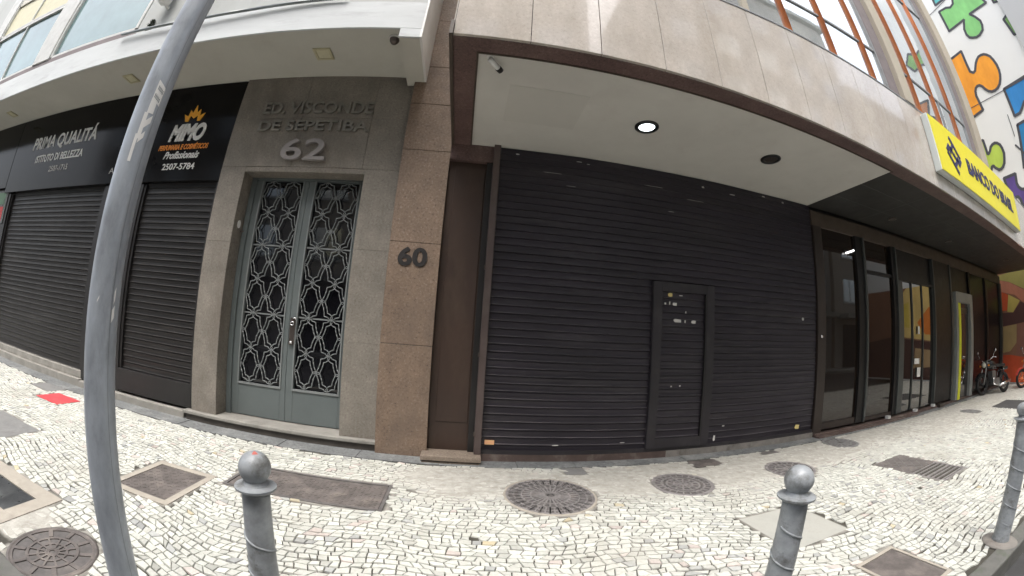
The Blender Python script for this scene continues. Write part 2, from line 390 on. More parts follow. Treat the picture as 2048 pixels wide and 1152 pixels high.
for j in range(int(-3/pv), int(8.5/pv)):
    u = SX0-1+random.random()*.05
    cut = [(u, u)]
    while u < SX1+1:
        u += random.uniform(.050, .100); s = random.gauss(0, .015)
        cut.append((u+s, u-s))
    for (a0, a1), (b0, b1) in zip(cut, cut[1:]):
        um = (a0+b1)/2; cx, cy = warp(um, j*pv+pv/2)
        if cx < SX0 or cx > SX1 or cy > SYB-.01 or cy < kerbY(cx)+.03: continue
        if cx > 9.5 and False: continue
        if mask_cover(cx, cy, .022): continue
        if cx < -2.5+.1*math.sin(9*cy) and cy < 1.19: continue
        if random.random() < .0012: continue
        f = fill(cx, cy)
        q = [warp(a0, rowy(j, a0)), warp(b0, rowy(j, b0)), warp(b1, rowy(j+1, b1)), warp(a1, rowy(j+1, a1))]
        mx = sum(p[0] for p in q)/4; my = sum(p[1] for p in q)/4
        o = len(verts)
        hz = random.gauss(0, .0011); tx, ty = random.gauss(0, .02), random.gauss(0, .02)
        Lu = max(.02, (b0-a0+b1-a1)/2); gp = random.uniform(.0022, .0048)
        for ins, z in ((gp*.8, -.016), (gp*.8+.0028, 0.0)):
            iu = min(.4, ins/Lu); iv = min(.4, ins/.052)
            for (fu, fv) in ((iu, iv), (1-iu, iv), (1-iu, 1-iv), (iu, 1-iv)):
                x = (q[0][0]*(1-fu)+q[1][0]*fu)*(1-fv)+(q[3][0]*(1-fu)+q[2][0]*fu)*fv
                y = (q[0][1]*(1-fu)+q[1][1]*fu)*(1-fv)+(q[3][1]*(1-fu)+q[2][1]*fu)*fv
                verts.append((x, y, z+hz+(x-mx)*tx+(y-my)*ty))
        faces += [(o+4,o+5,o+6,o+7)]+[(o+k, o+(k+1) % 4, o+4+(k+1) % 4, o+4+k) for k in range(4)]
        r = random.random(); t = random.gauss(.57, .055)
        c = (t*.985, t*1.0, t*.92)
        if r < .004: c = (t*.95, t*.84, t*.58)
        elif r < .045: c = (t*.70, t*.72, t*.70)
        elif r < .07: c = (t*.96, t*.86, t*.80)
        elif r < .071: c = (.85*t, .66*t, .40*t)
        k = f*.75; cem = (.48,.47,.43)
        c = tuple(c[i]*(1-k)+cem[i]*k for i in range(3))
        tones += [c]*5
me = bpy.data.meshes.new('mosaic_pavement'); me.from_pydata(verts, [], faces)
at = me.color_attributes.new('tone', 'FLOAT_COLOR', 'CORNER')
lc = np.repeat(np.array([(*t, 1) for t in tones], dtype=np.float32), 4, axis=0)
at.data.foreach_set('color', lc.ravel())
m, nt_, b_ = newmat('limestone_mosaic')
co_ = N(nt_, 'ShaderNodeTexCoord').outputs['Object']
va = N(nt_, 'ShaderNodeVertexColor'); va.layer_name = 'tone'
k_ = ramp(nt_, noise(nt_, co_, 45, 5, .75), [(.3, (.82,.81,.79)), (.65, (1.05,1.05,1.05))])
c_ = mixc(nt_, 1.0, va.outputs[0], k_, 'MULTIPLY')
d_ = ramp(nt_, noise(nt_, co_, 1.4, 8, .7), [(.50, (0,0,0)), (.72, (.5,.5,.5))])
c_ = mixc(nt_, d_, c_, (.33,.31,.26))
nt_.links.new(c_, b_.inputs['Base Color']); b_.inputs['Roughness'].default_value = .6
bp_ = N(nt_, 'ShaderNodeBump'); bp_.inputs['Strength'].default_value = .3; bp_.inputs['Distance'].default_value = .003
nt_.links.new(noise(nt_, co_, 70, 4), bp_.inputs['Height']); nt_.links.new(bp_.outputs[0], b_.inputs['Normal'])
me.materials.append(m)
o = bpy.data.objects.new('pavement', me); C.objects.link(o); tag(o, kind='structure')

# bedding sand and grout under and between the stones
g = MB(); nx, ny = 620, 76
xs = [-16+(17.9+16)*i/nx for i in range(nx+1)]
gv = []
for i, x in enumerate(xs):
    y0 = kerbY(x)
    for k in range(ny+1):
        y = y0+(4.75-y0)*k/ny
        f = fill(x, y)+random.uniform(-.12, .12)
        z = -.0105+.0120*max(0, min(1, f*1.2-.1))
        if y > SYB-.02: z = -.0095
        elif mask_cover(x, y, -.02): z = -.012
        elif mask_cover(x, y, .035): z = -.0035
        if x < -2.5 and y < 1.19: z = -.0105
        gv.append((x, y, z))
g.smooth = True
g.add(gv, [(i*(ny+1)+k, (i+1)*(ny+1)+k, (i+1)*(ny+1)+k+1, i*(ny+1)+k+1) for i in range(nx) for k in range(ny)])
m_bed, nt_, b_ = newmat('joint_grout')
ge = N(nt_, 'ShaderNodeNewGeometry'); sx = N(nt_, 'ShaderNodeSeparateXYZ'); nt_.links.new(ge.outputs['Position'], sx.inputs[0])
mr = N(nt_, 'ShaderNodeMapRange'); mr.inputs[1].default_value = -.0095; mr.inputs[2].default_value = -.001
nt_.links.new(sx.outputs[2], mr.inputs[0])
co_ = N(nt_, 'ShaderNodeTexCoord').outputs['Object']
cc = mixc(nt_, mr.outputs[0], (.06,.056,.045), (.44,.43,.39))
k_ = ramp(nt_, noise(nt_, co_, 9, 9, .75), [(.3, (.62,.6,.57)), (.62, (1.05,1.05,1.05))])
nt_.links.new(mixc(nt_, 1.0, cc, k_, 'MULTIPLY'), b_.inputs['Base Color']); b_.inputs['Roughness'].default_value = .85
bp_ = N(nt_, 'ShaderNodeBump'); bp_.inputs['Strength'].default_value = .5; bp_.inputs['Distance'].default_value = .004
nt_.links.new(noise(nt_, co_, 60, 6), bp_.inputs['Height']); nt_.links.new(bp_.outputs[0], b_.inputs['Normal'])
tag(meshobj('pavement_bed', g, m_bed, fix=False), kind='structure')

# grey stone border along the walls, of separate slabs
g = MB(); x = -13.0
while x < 17.8:
    L = random.uniform(.5, .95); x1 = min(17.88, x+L)
    yb = 4.165+random.uniform(-.012, .012)
    g.box(x+.004, x1-.004, yb, 4.70, -.06, .003+random.uniform(-.002, .003)); x = x1
tag(meshobj('stone_border', g, m_strip), kind='structure')

# ------------------------------------------------------------------ covers in the pavement
def round_cover(name, cx, cy, r, label, spokes, rings, cat='manhole cover', m=m_iron, rot=0):
    e = empty(name, (cx, cy, 0), label, cat, 'iron covers set in the pavement')
    g = MB(); g.lathe([(r, -.03), (r, .002), (r-.022, .003), (r-.026, -.004)], (cx, cy, 0), 48); g.f.pop(); g.mi.pop(); g.sm.pop()
    meshobj('rim', g, m_conc if r > .4 else m, e)
    g = MB(); g.lathe([(r-.028, -.02), (r-.028, -.005)], (cx, cy, 0), 48)
    meshobj('plate', g, m_irond, e)
    g = MB()
    for k, (ri, wd) in enumerate(rings):
        ri *= r; n = 56
        for i in range(n):
            a0, a1 = 2*PI*i/n, 2*PI*(i+1)/n
            p = [(cx+(ri+s*wd/2)*math.cos(a), cy+(ri+s*wd/2)*math.sin(a)) for s, a in ((-1,a0),(1,a0),(1,a1),(-1,a1))]
            g.prism(p, -.006, .001+.0002*k, 'XY')
    for (n, ra, rb, wd) in spokes:
        for i in range(n):
            a = rot+2*PI*i/n; d = Vector((math.cos(a), math.sin(a))); t = Vector((-d.y, d.x))
            w1 = wd*(.6 if ra < .1 else 1)
            P = [d*ra*r-t*w1/2, d*rb*r-t*wd/2, d*rb*r+t*wd/2, d*ra*r+t*w1/2]
            g.prism([(cx+p.x, cy+p.y) for p in P], -.006, .0022, 'XY')
    meshobj('raised_pattern', g, m, e)
    return e
round_cover('manhole_cover', .88, 3.38, .435, 'largest round cast iron cover with rays, before the wide dark shutter',
            [(28, .06, .93, .02), (56, .62, .93, .012)], [(.2,.02), (.42,.016), (.62,.016), (.78,.016), (.92,.03)])
round_cover('manhole_cover', 2.31, 3.43, .335, 'round iron cover with concentric slotted rings, before the small door in the shutter',
            [(12, .08, .5, .02), (24, .62, .95, .014)], [(.1,.04), (.3,.02), (.52,.02), (.68,.02), (.93,.035)])
round_cover('manhole_cover', 3.82, 3.34, .32, 'worn round iron cover just behind the ball of the middle right bollard',
            [(10, .1, .6, .02), (20, .66, .92, .02)], [(.25,.02), (.6,.02), (.93,.03)])
round_cover('manhole_cover', 5.55, 3.86, .30, 'flat grey round cover beside the wall, below the first shop window',
            [(16, .1, .9, .03)], [(.3,.03), (.6,.03), (.93,.04)], m=m_irong)
round_cover('manhole_cover', 10.4, 3.36, .27, 'farthest round cover, in front of the dark pillar near the yellow strip',
            [(8, .1, .9, .05)], [(.5,.05), (.92,.05)], m=m_irong)
round_cover('manhole_cover', -2.24, 1.30, .30, 'dirty round iron cover at the foot of the leaning lamp post',
            [(12, .1, .55, .014), (10, .6, .92, .03)], [(.12,.03), (.32,.016), (.55,.02), (.93,.04)], m=m_rusty)
def rect_cover(name, r4, label, cat, m, rim=0, mrim=None, tread=None, z=.001):
    x0, x1, y0, y1 = r4
    e = empty(name, ((x0+x1)/2, (y0+y1)/2, 0), label, cat, 'flat covers and plates set in the pavement')
    if rim:
        g = MB()
        g.box(x0, x1, y0, y0+rim, -.05, .002).box(x0, x1, y1-rim, y1, -.05, .002).box(x0, x0+rim, y0+rim, y1-rim, -.05, .0025).box(x1-rim, x1, y0+rim, y1-rim, -.05, .0025)
        meshobj('rim', g, mrim, e)
    a = rim+.006
    g = MB(); g.box(x0+a, x1-a, y0+a, y1-a, -.05, z-.004)
    if tread:
        s = tread; i = 0
        xx = x0+a+.03
        while xx < x1-a-.03:
            yy = y0+a+.03; k = 0
            while yy < y1-a-.03:
                an = PI/4 if (i+k) % 2 else -PI/4
                if random.random() < .8:
                    d = Vector((math.cos(an), math.sin(an)))*s*.33; t = Vector((-d.y, d.x)).normalized()*.004
                    c = Vector((xx, yy)); P = [c-d-t, c+d-t, c+d+t, c-d+t]
                    g.prism([(p.x, p.y) for p in P], z-.006, z-.0015, 'XY')
                yy += s; k += 1
            xx += s; i += 1
    meshobj('plate', g, m, e)
    return e
rect_cover('inspection_cover', RECTS[0], 'square brown iron cover in a pale concrete rim, right of the lamp post', 'inspection cover', m_rusty, .065, m_conc, .05)
rect_cover('inspection_cover', RECTS[1], 'long brown tread plate behind the ball of the left bollard', 'inspection cover', m_rusty, .03, m_irond, .04)
rect_cover('inspection_cover', RECTS[2], 'dark wet cover in a wide concrete rim at the left edge', 'inspection cover', m_wet, .15, m_conc)
rect_cover('paving_plate', RECTS[3], 'grey flat plate left of the lamp post, nearer than the red one', 'plate', m_irong)
rect_cover('paving_plate', RECTS[4], 'grey flat plate beside the step of the left shop, beyond the red one', 'plate', m_irong)
rect_cover('paving_plate', RECTS[5], 'bright red flat plate in the white mosaic left of the lamp post', 'plate', m_red, z=.006)
rect_cover('inspection_cover', RECTS[6], 'small grey square cover behind the largest round cover', 'inspection cover', m_irong)
rect_cover('inspection_cover', RECTS[7], 'ribbed brown rectangular cover under the wicket door', 'inspection cover', m_rusty, 0, None, .045)
rect_cover('inspection_cover', RECTS[8], 'tiny dark cover by the wall below the right end of the shutter', 'inspection cover', m_irond)
rect_cover('concrete_patch', RECTS[10], 'smooth pale concrete square behind the middle right bollard', 'concrete patch', m_conc2)
rect_cover('inspection_cover', RECTS[11], 'brown iron cover cut by the bottom edge right of the middle right bollard', 'inspection cover', m_rusty, .03, m_conc)
rect_cover('asphalt_patch', RECTS[12], 'black patch in the far pavement near the motorcycles', 'asphalt patch', m_asph)
# tread plate with a drain grate
x0, x1, y0, y1 = RECTS[9]; ym = 2.26
e = empty('drain_grate', ((x0+x1)/2, (y0+y1)/2, 0), 'iron cover whose near half is a slotted drain grate and far half a tread plate', 'drain grate', 'flat covers and plates set in the pavement')
g = MB(); g.box(x0, x1, ym, y1, -.03, -.002); g.mat(1)
for i in range(9):
    for k in range(7):
        c = Vector((x0+.05+i*.078, ym+.05+k*.075)); an = PI/4 if (i+k) % 2 else -PI/4
        d = Vector((math.cos(an), math.sin(an)))*.034; t = Vector((-d.y, d.x)).normalized()*.005
        g.prism([((c+s).x, (c+s).y) for s in (-d-t, d-t, d+t, -d+t)], -.003, .0015, 'XY')
meshobj('tread_plate', g, [m_rusty, m_irong], e)
g = MB(); g.box(x0, x0+.035, y0, ym, -.04, .0).box(x1-.035, x1, y0, ym, -.04, .0).box(x0+.035, x1-.035, y0, y0+.03, -.04, .001).box(x0+.035, x1-.035, (y0+ym)/2-.012, (y0+ym)/2+.012, -.04, .001)
n = 7
for i in range(n):
    yy = y0+.055+(ym-y0-.08)*i/(n-1); g.box(x0+.035, x1-.035, yy-.0105, yy+.0105, -.035, -.001)
meshobj('grate_bars', g, m_iron, e)
g = MB(); g.box(x0+.002, x1-.002, y0+.002, ym-.002, -.06, -.045); meshobj('drain_bottom', g, m_blackp, e)

# ------------------------------------------------------------------ left building
LB = empty('stone_fronted_building', (-6, 4.5, 0), 'older building with grey stone portal number 62, black shopfronts and pale canopy', 'building')
YL = 4.5
def LP(name, mb, m, parent=None): return meshobj(name, mb, m, parent or LB)
g = MB(); g.box(-15, -.95, 5.4, 12, 0, 15); LP('wall', g, m_wallcream)
# portal stonework with joints, in slabs
g = MB()
def slabs(g, x0, x1, zs, y0, y1, gap=.0022):
    for a, b in zip(zs, zs[1:]): g.box(x0, x1, y0, y1, a+gap/2, b-gap/2)
JZ = [.13, 1.25, 2.35, 3.38]
slabs(g, -3.52, -3.112, JZ, YL, YL+.9); slabs(g, -1.388, -.935, JZ, YL, YL+.9)
for xa, xb in ((-3.52,-2.43), (-2.43,-1.43), (-1.43,-.935)):
    slabs(g, xa+.002, xb-.002, [3.38, 4.11, 4.84], YL, YL+.9)
bevel(LP('stone_portal', g, m_portal), .0015, 1)
g = MB(); g.box(-3.5, -.95, YL+.02, YL+.3, 3.39, 4.8).box(-3.5, -3.13, YL+.02, YL+.88, .14, 3.4).box(-1.37, -.95, YL+.02, YL+.88, .14, 3.4)
LP('joint_mortar', g, m_mortar)
g = MB(); g.box(-3.112, -1.388, YL+.004, YL+.9, 3.31, 3.376); LP('door_lintel', g, m_portal)
# step
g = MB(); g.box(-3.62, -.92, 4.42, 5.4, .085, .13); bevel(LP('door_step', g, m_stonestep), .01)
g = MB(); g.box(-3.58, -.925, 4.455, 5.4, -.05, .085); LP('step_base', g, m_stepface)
# double door
YD = 4.76
dr = LP('entrance_door', MB().box(-3.105, -1.395, YD+.06, YD+.10, .13, 3.31), m_darkglass)
g = MB()
for a, b in ((-3.105,-3.03), (-1.45,-1.395)): g.box(a, b, YD-.03, YD+.08, .13, 3.31)
g.box(-3.03, -1.45, YD-.03, YD+.08, 3.285, 3.31)
LP('door_frame', g, m_doorpaint, dr)
leaves = [(-3.03, -2.222, -2.925, -2.30), (-2.218, -1.45, -2.115, -1.50)]
for (a, b, ga, gb) in leaves:
    g = MB()
    g.box(a, ga, YD, YD+.055, .14, 3.285).box(gb, b, YD, YD+.055, .14, 3.285).box(ga, gb, YD+.001, YD+.055, .14, .565)
    lf = bevel(LP('door_leaf', g, m_doorpaint, dr), .004)
    g = MB(); t = .014
    g.box(ga-t, ga+.004, YD-.012, YD+.02, .55, 3.28).box(gb-.004, gb+t, YD-.012, YD+.02, .55, 3.28).box(ga+.004, gb-.004, YD-.012, YD+.02, .55, .575)
    # wrought pattern: two columns of six long octagons
    nrow = 6; z0, z1 = .585, 3.28; hh = (z1-z0)/nrow; ww = (gb-ga)/2; yf = YD+.012
    outer = [(0,.5), (.10,.475), (.17,.43), (.33,.405), (.345,.30), (.40,.16), (.475,.05), (.485,0)]
    inner = [(0,.385), (.10,.335), (.205,.31), (.215,.24), (.27,.12), (.33,.03), (.335,0)]
    def ribbon(pts, r=.007):
        for p, q in zip(pts, pts[1:]): g.tube((p[0], yf, p[1]), (q[0], yf, q[1]), r, n=6)
    for ci in range(2):
        for ri in range(nrow):
            cx = ga+ww*(ci+.5); cz = z0+hh*(ri+.5)
            for base in (outer, inner):
                for sx_ in (-1, 1):
                    for sz_ in (-1, 1):
                        ribbon([(cx+sx_*u*ww, cz+sz_*v*hh) for u, v in base])
            for (u, v) in ((0,.435), (0,-.435), (.41,0), (-.41,0)):
                g.torus((cx+u*ww, yf-.002, cz+v*hh), .0135, .005, 'Y', 12, 6)
    for ri in (2, 4):
        z = z0+hh*ri; g.box(ga, gb, yf+.010, yf+.02, z-.010, z+.010)
    LP('grille', g, m_grille, dr)
g = MB(); g.box(-2.20, -2.13, YD-.022, YD-.001, 1.13, 1.47); LP('lock_plate', g, m_lock, dr)
LP('keyhole_ring', MB().torus((-2.165, YD-.035, 1.40), .022, .008, 'Y', 16, 8), m_chrome, dr)
LP('door_knob', MB().tube((-2.165, YD-.045, 1.16), (-2.165, YD-.02, 1.16), .018), m_chrome, dr)
g = MB(); g.path([(-2.165, YD-.03, 1.46), (-2.13, YD-.05, 1.475), (-2.11, YD-.04, 1.45)], .007)
LP('door_handle', g, m_chrome, dr)
# lettering on the portal
LP('building_name', textmb('ED. VISCONDE', -3.06, -1.43, 4.17, 4.36, YL-.002, .03, .02), m_letter)
LP('building_name', textmb('DE SEPETIBA', -3.07, -1.44, 3.90, 4.06, YL-.002, .03, .02), m_letter)
LP('house_number', textmb('62', -2.60, -1.95, 3.46, 3.77, YL-.002, .05, .012), m_letter62)
g = MB(); g.lathe([(.0, -.012), (.034, -.01), (.036, 0)], (-3.07, 4.62, 2.61), 20, 'Y')
g = MB(); g.lathe([(.001, -.012), (.034, -.010), (.036, 0)], (0, 0, 0), 20, 'X')
g.v = [(-3.111-a*-1 if False else -3.111+.012+a, 4.62+b, 2.61+c*1.5) for a, b, c in g.v]
LP('oval_plaque', g, m_white)
g = MB(); g.tube((-3.11, 4.69, 2.53), (-3.05, 4.69, 2.53), .008); LP('doorbell', g, m_lock)
# black shopfront
g = MB(); g.box(-15, -3.525, 4.62, 5.4, 3.17, 4.82).box(-6.05, -5.07, 4.55, 5.4, 0, 3.17).box(-15, -9.78, 4.55, 5.4, 0, 3.17).box(-3.56, -3.525, 4.53, 5.4, .1, 3.17)
LP('shopfront_wall', g, m_blackp)
m_lipshinel = mat('faint_lip_highlight', (.04,.036,.034), .7, var=.5, scale=2.5, bump=0, dirt=(.02,.018,.018), dirtamt=.8, stretch=(.6,1,6))  # fainter painted highlight for the lips of the left shutters
m_dust = mat('slat_lip_highlight', (.15,.135,.14), .7, var=.5, scale=2.5, bump=0, dirt=(.03,.027,.03), dirtamt=.8, stretch=(.6,1,6))  # pale colour paints the sky highlight along the slat lip tops
def slat_shutter(name, x0, x1, z0, z1, y, pitch, m, parent=None, building=None, ripple=0.0):
    g = MB(); z = z0; n = int(round((z1-z0)/pitch)); pitch = (z1-z0)/n
    prof = [(.000, .014), (.003, .003), (.006, -.001), (.011, -.003), (.0145, .006), (.018, .0075), (.045, .0095), (.070, .006), (.080, .005), (.085, .014)]
    segx = max(1, int((x1-x0)/.5)); xs = [x0+(x1-x0)*i/segx for i in range(segx+1)]
    P = []
    for i in range(n):
        zz = z0+i*pitch; k = pitch/.088
        for a, b in prof: P.append((zz+a*k, y+b))
    P.append((z1, y+.01))
    vs = []
    off = [[random.gauss(0, ripple) for _ in xs] for _ in range(n+1)]
    for q, (zz, yy) in enumerate(P):
        for i, x in enumerate(xs):
            vs.append((x, yy+off[q//len(prof)][i]*.5+(.008*math.sin(x*2.1+zz*1.3)*math.sin(zz*2.7+x*.8) if ripple > .001 else 0), zz+off[q//len(prof)][i]))
    nx_ = len(xs)
    fs = [(a*nx_+i, a*nx_+i+1, (a+1)*nx_+i+1, (a+1)*nx_+i) for a in range(len(P)-1) for i in range(nx_-1)]
    g.add(vs, fs)
    np_ = len(prof)
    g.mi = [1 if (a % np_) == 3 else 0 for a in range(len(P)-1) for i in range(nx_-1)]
    return meshobj(name, g, [m, m_dust if m is m_shutter else m_lipshinel], parent or building, fix=False)
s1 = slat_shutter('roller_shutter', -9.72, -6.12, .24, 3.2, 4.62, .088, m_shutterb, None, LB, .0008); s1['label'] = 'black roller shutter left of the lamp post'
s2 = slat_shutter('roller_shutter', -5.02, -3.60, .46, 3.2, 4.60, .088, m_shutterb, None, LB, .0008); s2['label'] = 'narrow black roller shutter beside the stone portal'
g = MB(); g.box(-5.05, -3.56, 4.53, 4.70, .135, .455); bevel(LP('shutter_base_box', g, m_blackp), .004)
for a, b in ((-9.78,-9.72), (-6.12,-6.05)): LP('shutter_rail', MB().box(a, b, 4.58, 4.70, .24, 3.17), m_blackp)
for a, b in ((-5.07,-5.02), (-3.60,-3.561)): LP('shutter_rail', MB().box(a, b, 4.57, 4.70, .456, 3.17), m_blackp)
g = MB(); g.box(-10.6, -6.02, 4.47, 5.4, -.05, .12); g.box(-10.6, -6.05, 4.55, 4.9, .12, .235); bevel(LP('shop_step', g, m_stonestep), .01)
g = MB(); g.box(-6.01, -3.63, 4.46, 5.4, -.05, .10); bevel(LP('shop_step', g, m_stonestep), .01)
# canopy
g = MB(); g.box(-15, -.80, 3.53, 5.39, 4.80, 5.24); g.box(-1.04, -.80, 3.54, 4.66, 4.665, 4.80)
cn = LP('canopy', g, [m_canopy])
g = MB(); g.box(-15, -.795, 3.500, 3.528, 4.795, 5.245); g.box(-1.04, -.795, 3.502, 3.53, 4.66, 4.795)
LP('canopy_fascia', g, m_fasciaw)
g = MB(); g.box(-.798, -.772, 3.5, 4.39, 4.66, 15); LP('side_wall', g, m_white)
# wall above
g = MB(); g.box(-5.52, -.80, 3.58, 5.39, 5.245, 15)
g.box(-15, -5.52, 3.60, 3.9, 5.245, 5.44); LP('upper_wall', g, [m_wallw])
g = MB(); g.box(-15, -5.53, 3.585, 3.60, 5.25, 5.435); LP('window_ledge', g, m_ledge)
g = MB(); g.box(-8.95, -8.28, 3.56, 4.4, 5.44, 15).box(-13.0, -12.4, 3.56, 4.4, 5.44, 15); LP('upper_pier', g, m_framew)
for (a, b, zs) in ((-8.28, -5.56, (5.47, 9.5)), (-12.4, -8.95, (5.47, 6.95)), (-12.4, -8.95, (7.02, 9.5))):
    wn = LP('window', MB().box(a, b, 3.64, 3.66, *zs), m_pane2 if zs[0] < 7 else m_yellens)
    g = MB(); z0_, z1_ = zs
    g.box(a, a+.07, 3.585, 3.68, z0_, z1_).box(b-.07, b, 3.585, 3.68, z0_, z1_).box(a+.07, b-.07, 3.59, 3.68, z0_-.03, z0_+.02).box(a+.07, b-.07, 3.59, 3.68, z1_-.04, z1_+.03)
    if a < -9: g.box((a+b)/2-.025, (a+b)/2+.025, 3.60, 3.67, z0_+.02, z1_-.04)
    LP('frame', g, m_framew, wn)
g = MB(); g.box(-12.4, -5.56, 3.9, 4.0, 9.5, 15).box(-15,-13.0,3.6,4.0,5.44,15); LP('upper_infill', g, m_wallw)
g = MB(); g.box(-12.4, -8.95, 3.60, 3.63, 8.0, 8.35); LP('curtain_band', g, m_canopy)
g = MB(); g.path([(-5.68, 3.44, 5.25), (-4.0, 3.44, 5.18), (-3.2, 3.45, 5.20), (-1.8, 3.47, 5.30)], .022); LP('conduit', g, m_tube)

# things mounted on the left building
def square_light(x, y, z, s, label):
    e = empty('ceiling_light', (x, y, z), label, 'ceiling light', 'square lights under the left canopy')
    g = MB(); g.box(x-s, x+s, y-s, y-s*.72, z-.018, z).box(x-s, x+s, y+s*.72, y+s, z-.018, z).box(x-s, x-s*.72, y-s*.72, y+s*.72, z-.018, z).box(x+s*.72, x+s, y-s*.72, y+s*.72, z-.018, z)
    bevel(meshobj('rim', g, m_yelrim, e), .004)
    meshobj('diffuser', MB().box(x-s*.72, x+s*.72, y-s*.72, y+s*.72, z-.008, z), m_yellens, e)
square_light(-2.13, 3.99, 4.799, .12, 'square yellowed light above the stone portal')
square_light(-5.69, 4.03, 4.799, .12, 'square yellowed light immediately left of the lamp post')
square_light(-10.14, 4.07, 4.799, .12, 'square yellowed light at the far left end of the canopy')
e = empty('dome_camera', (-1.13, 3.69, 4.80), 'grey dome camera under the right corner of the pale canopy', 'security camera')
g = MB(); g.lathe([(.001, -.10), (.035, -.09), (.055, -.06), (.062, -.03), (.062, -.028)], (-1.13, 3.69, 4.80), 24); meshobj('dome', g, m_lock, e)
g = MB(); g.lathe([(.066, -.03), (.07, -.02), (.07, 0)], (-1.13, 3.69, 4.80), 24); meshobj('mount', g, m_camera_w, e)
e = empty('floodlight', (-5.0, 3.5, 5.3), 'white round floodlight body on the wall over the canopy, behind the lamp post top', 'floodlight')
g = MB(); g.lathe([(.05, 0), (.11, .05), (.14, .3), (.14, .34), (.12, .34)], (-5.0, 3.42, 5.68), 24); meshobj('housing', g, m_camera_w, e)
g = MB(); g.box(-5.02, -4.98, 3.42, 3.58, 5.70, 5.74); meshobj('bracket', g, m_camera_w, e)
e = empty('weed', (-5.2, 3.51, 5.245), 'small dark weed growing on top of the left canopy', 'plant')
g = MB()
for i in range(46):
    a = random.uniform(0, 2*PI); h = random.uniform(.03, .26); r = random.uniform(.0, .09)*(1-.5*h/.26)
    c = Vector((-5.2+r*math.cos(a), 3.56+r*.4*math.sin(a), 5.25+h)); d = Vector((random.gauss(0,1), random.gauss(0,1), random.gauss(.4,1))).normalized()*.045; t = d.orthogonal().normalized()*.014
    g.add([c-d, c-t, c+d, c+t], [(0,1,2,3)])
meshobj('leaves', g, m_leaf, e, fix=False)
g = MB(); g.path([(-5.2, 3.56, 5.24), (-5.21, 3.56, 5.36), (-5.18, 3.55, 5.46)], .005, 6); meshobj('stem', g, m_leaf, e)

# shop signs
e = empty('shop_sign', (-4.4, 4.5, 3.17), 'black sign board with a golden crown over MIMO in white italics', 'shop sign', 'black sign boards over the left shops')
bevel(meshobj('board', MB().box(-5.55, -3.53, 4.52, 4.615, 3.19, 4.79), m_black, e), .004)
YS = 4.518
meshobj('lettering', join(textmb('MIMO', -4.76, -4.04, 3.82, 4.11, YS, .012, .045, .28)), m_white, e)
meshobj('subtitle', textmb('PERFUMARIA E COSMÉTICOS', -4.92, -3.90, 3.685, 3.79, YS, .006, .03, .25), m_orangel, e)
meshobj('script_line', textmb('Profissionais', -4.76, -4.03, 3.54, 3.66, YS, .006, .02, .45), m_white, e)
meshobj('phone_number', textmb('2507-5784', -4.72, -4.06, 3.365, 3.465, YS, .006, .01), m_white, e)
g = MB(); cx, cz = -4.37, 4.15
pts = [(-.15,0), (-.21,.13), (-.12,.09), (-.10,.2), (-.045,.14), (0,.28), (.045,.14), (.10,.2), (.12,.09), (.21,.13), (.15,0), (.09,0), (.075,.10), (.0,.05), (-.075,.10), (-.09,0)]
g.prism([(cx+a, cz+b) for a, b in pts], YS-.01, YS, 'XZ'); meshobj('crown_emblem', g, m_amber, e)
e = empty('shop_sign', (-8.2, 4.5, 3.17), 'black sign board reading PRIMA QUALITÁ in pale capitals', 'shop sign', 'black sign boards over the left shops')
bevel(meshobj('board', MB().box(-10.1, -5.57, 4.51, 4.615, 3.19, 4.79), m_black, e), .004)
meshobj('lettering', textmb('PRIMA QUALITÁ', -9.2, -6.76, 3.98, 4.36, 4.508, .006, .02), m_white, e)
meshobj('subtitle', textmb('ISTITUTO DI BELLEZZA', -8.9, -7.05, 3.74, 3.89, 4.508, .005, .02), m_white, e)
meshobj('phone_number', textmb('2507-1715', -8.18, -7.46, 3.52, 3.63, 4.508, .004, .01), m_greyl, e)
meshobj('small_lettering', textmb('AL', -6.02, -5.80, 3.36, 3.46, 4.508, .006, .0), m_greyl, e)
e = empty('shop_sign', (-12, 4.5, 3.3), 'grey black sign board at the far left edge of the shopfronts', 'shop sign', 'black sign boards over the left shops')
bevel(meshobj('board', MB().box(-15, -10.12, 4.51, 4.615, 3.3, 4.79), m_black, e), .004)
g = MB(); g.box(-11.6, -9.95, 4.40, 4.50, 2.2, 2.9); 
e = empty('poster', (-10.3, 4.5, 2.6), 'small red and green poster on the black shopfront at the left edge', 'poster')
g = MB(); g.box(-10.75, -9.9, 4.53, 4.548, 2.55, 3.25)
g.mat(1).box(-10.6, -10.0, 4.524, 4.53, 2.6, 2.9); g.mat(2).box(-10.6, -10.0, 4.524, 4.53, 2.95, 3.2)
meshobj('sheet', g, [paint('poster_grey', (.12,.13,.13)), paint('poster_red', (.4,.06,.06)), paint('poster_green', (.12,.2,.14))], e)

# ------------------------------------------------------------------ right building
RB = empty('granite_bank_building', (8, 4.4, 0), 'cream granite building number 60 overhanging a wide dark shutter and smoked shop windows', 'building')
YR = 4.40; ZC = 3.78
def RP(name, mb, m, parent=None): return meshobj(name, mb, m, parent or RB)
RP('wall', MB().box(-.90, 17.3, 5.4, 12, 0, 16), m_wallcream)
# clad pillar
g = MB(); zs = [0, 1.28, 2.46, 3.64, 4.32, 4.94, 5.84, 7.0, 8.2, 9.4, 10.6, 11.8, 13, 14.2, 16]
for a, b in zip(zs, zs[1:]): g.box(-.93, -.33 if a < 3.7 else -.30, YR, YR+.03, a+.003, b-.003)
pl = RP('pillar_cladding', g, m_pillar); bevel(pl, .003, 1)
RP('pillar_core', MB().box(-.925, -.335, YR+.012, 5.39, 0, 16), m_joint)
RP('house_number', textmb('60', -.815, -.47, 2.175, 2.405, YR-.002, .008, .034), m_blackletter)
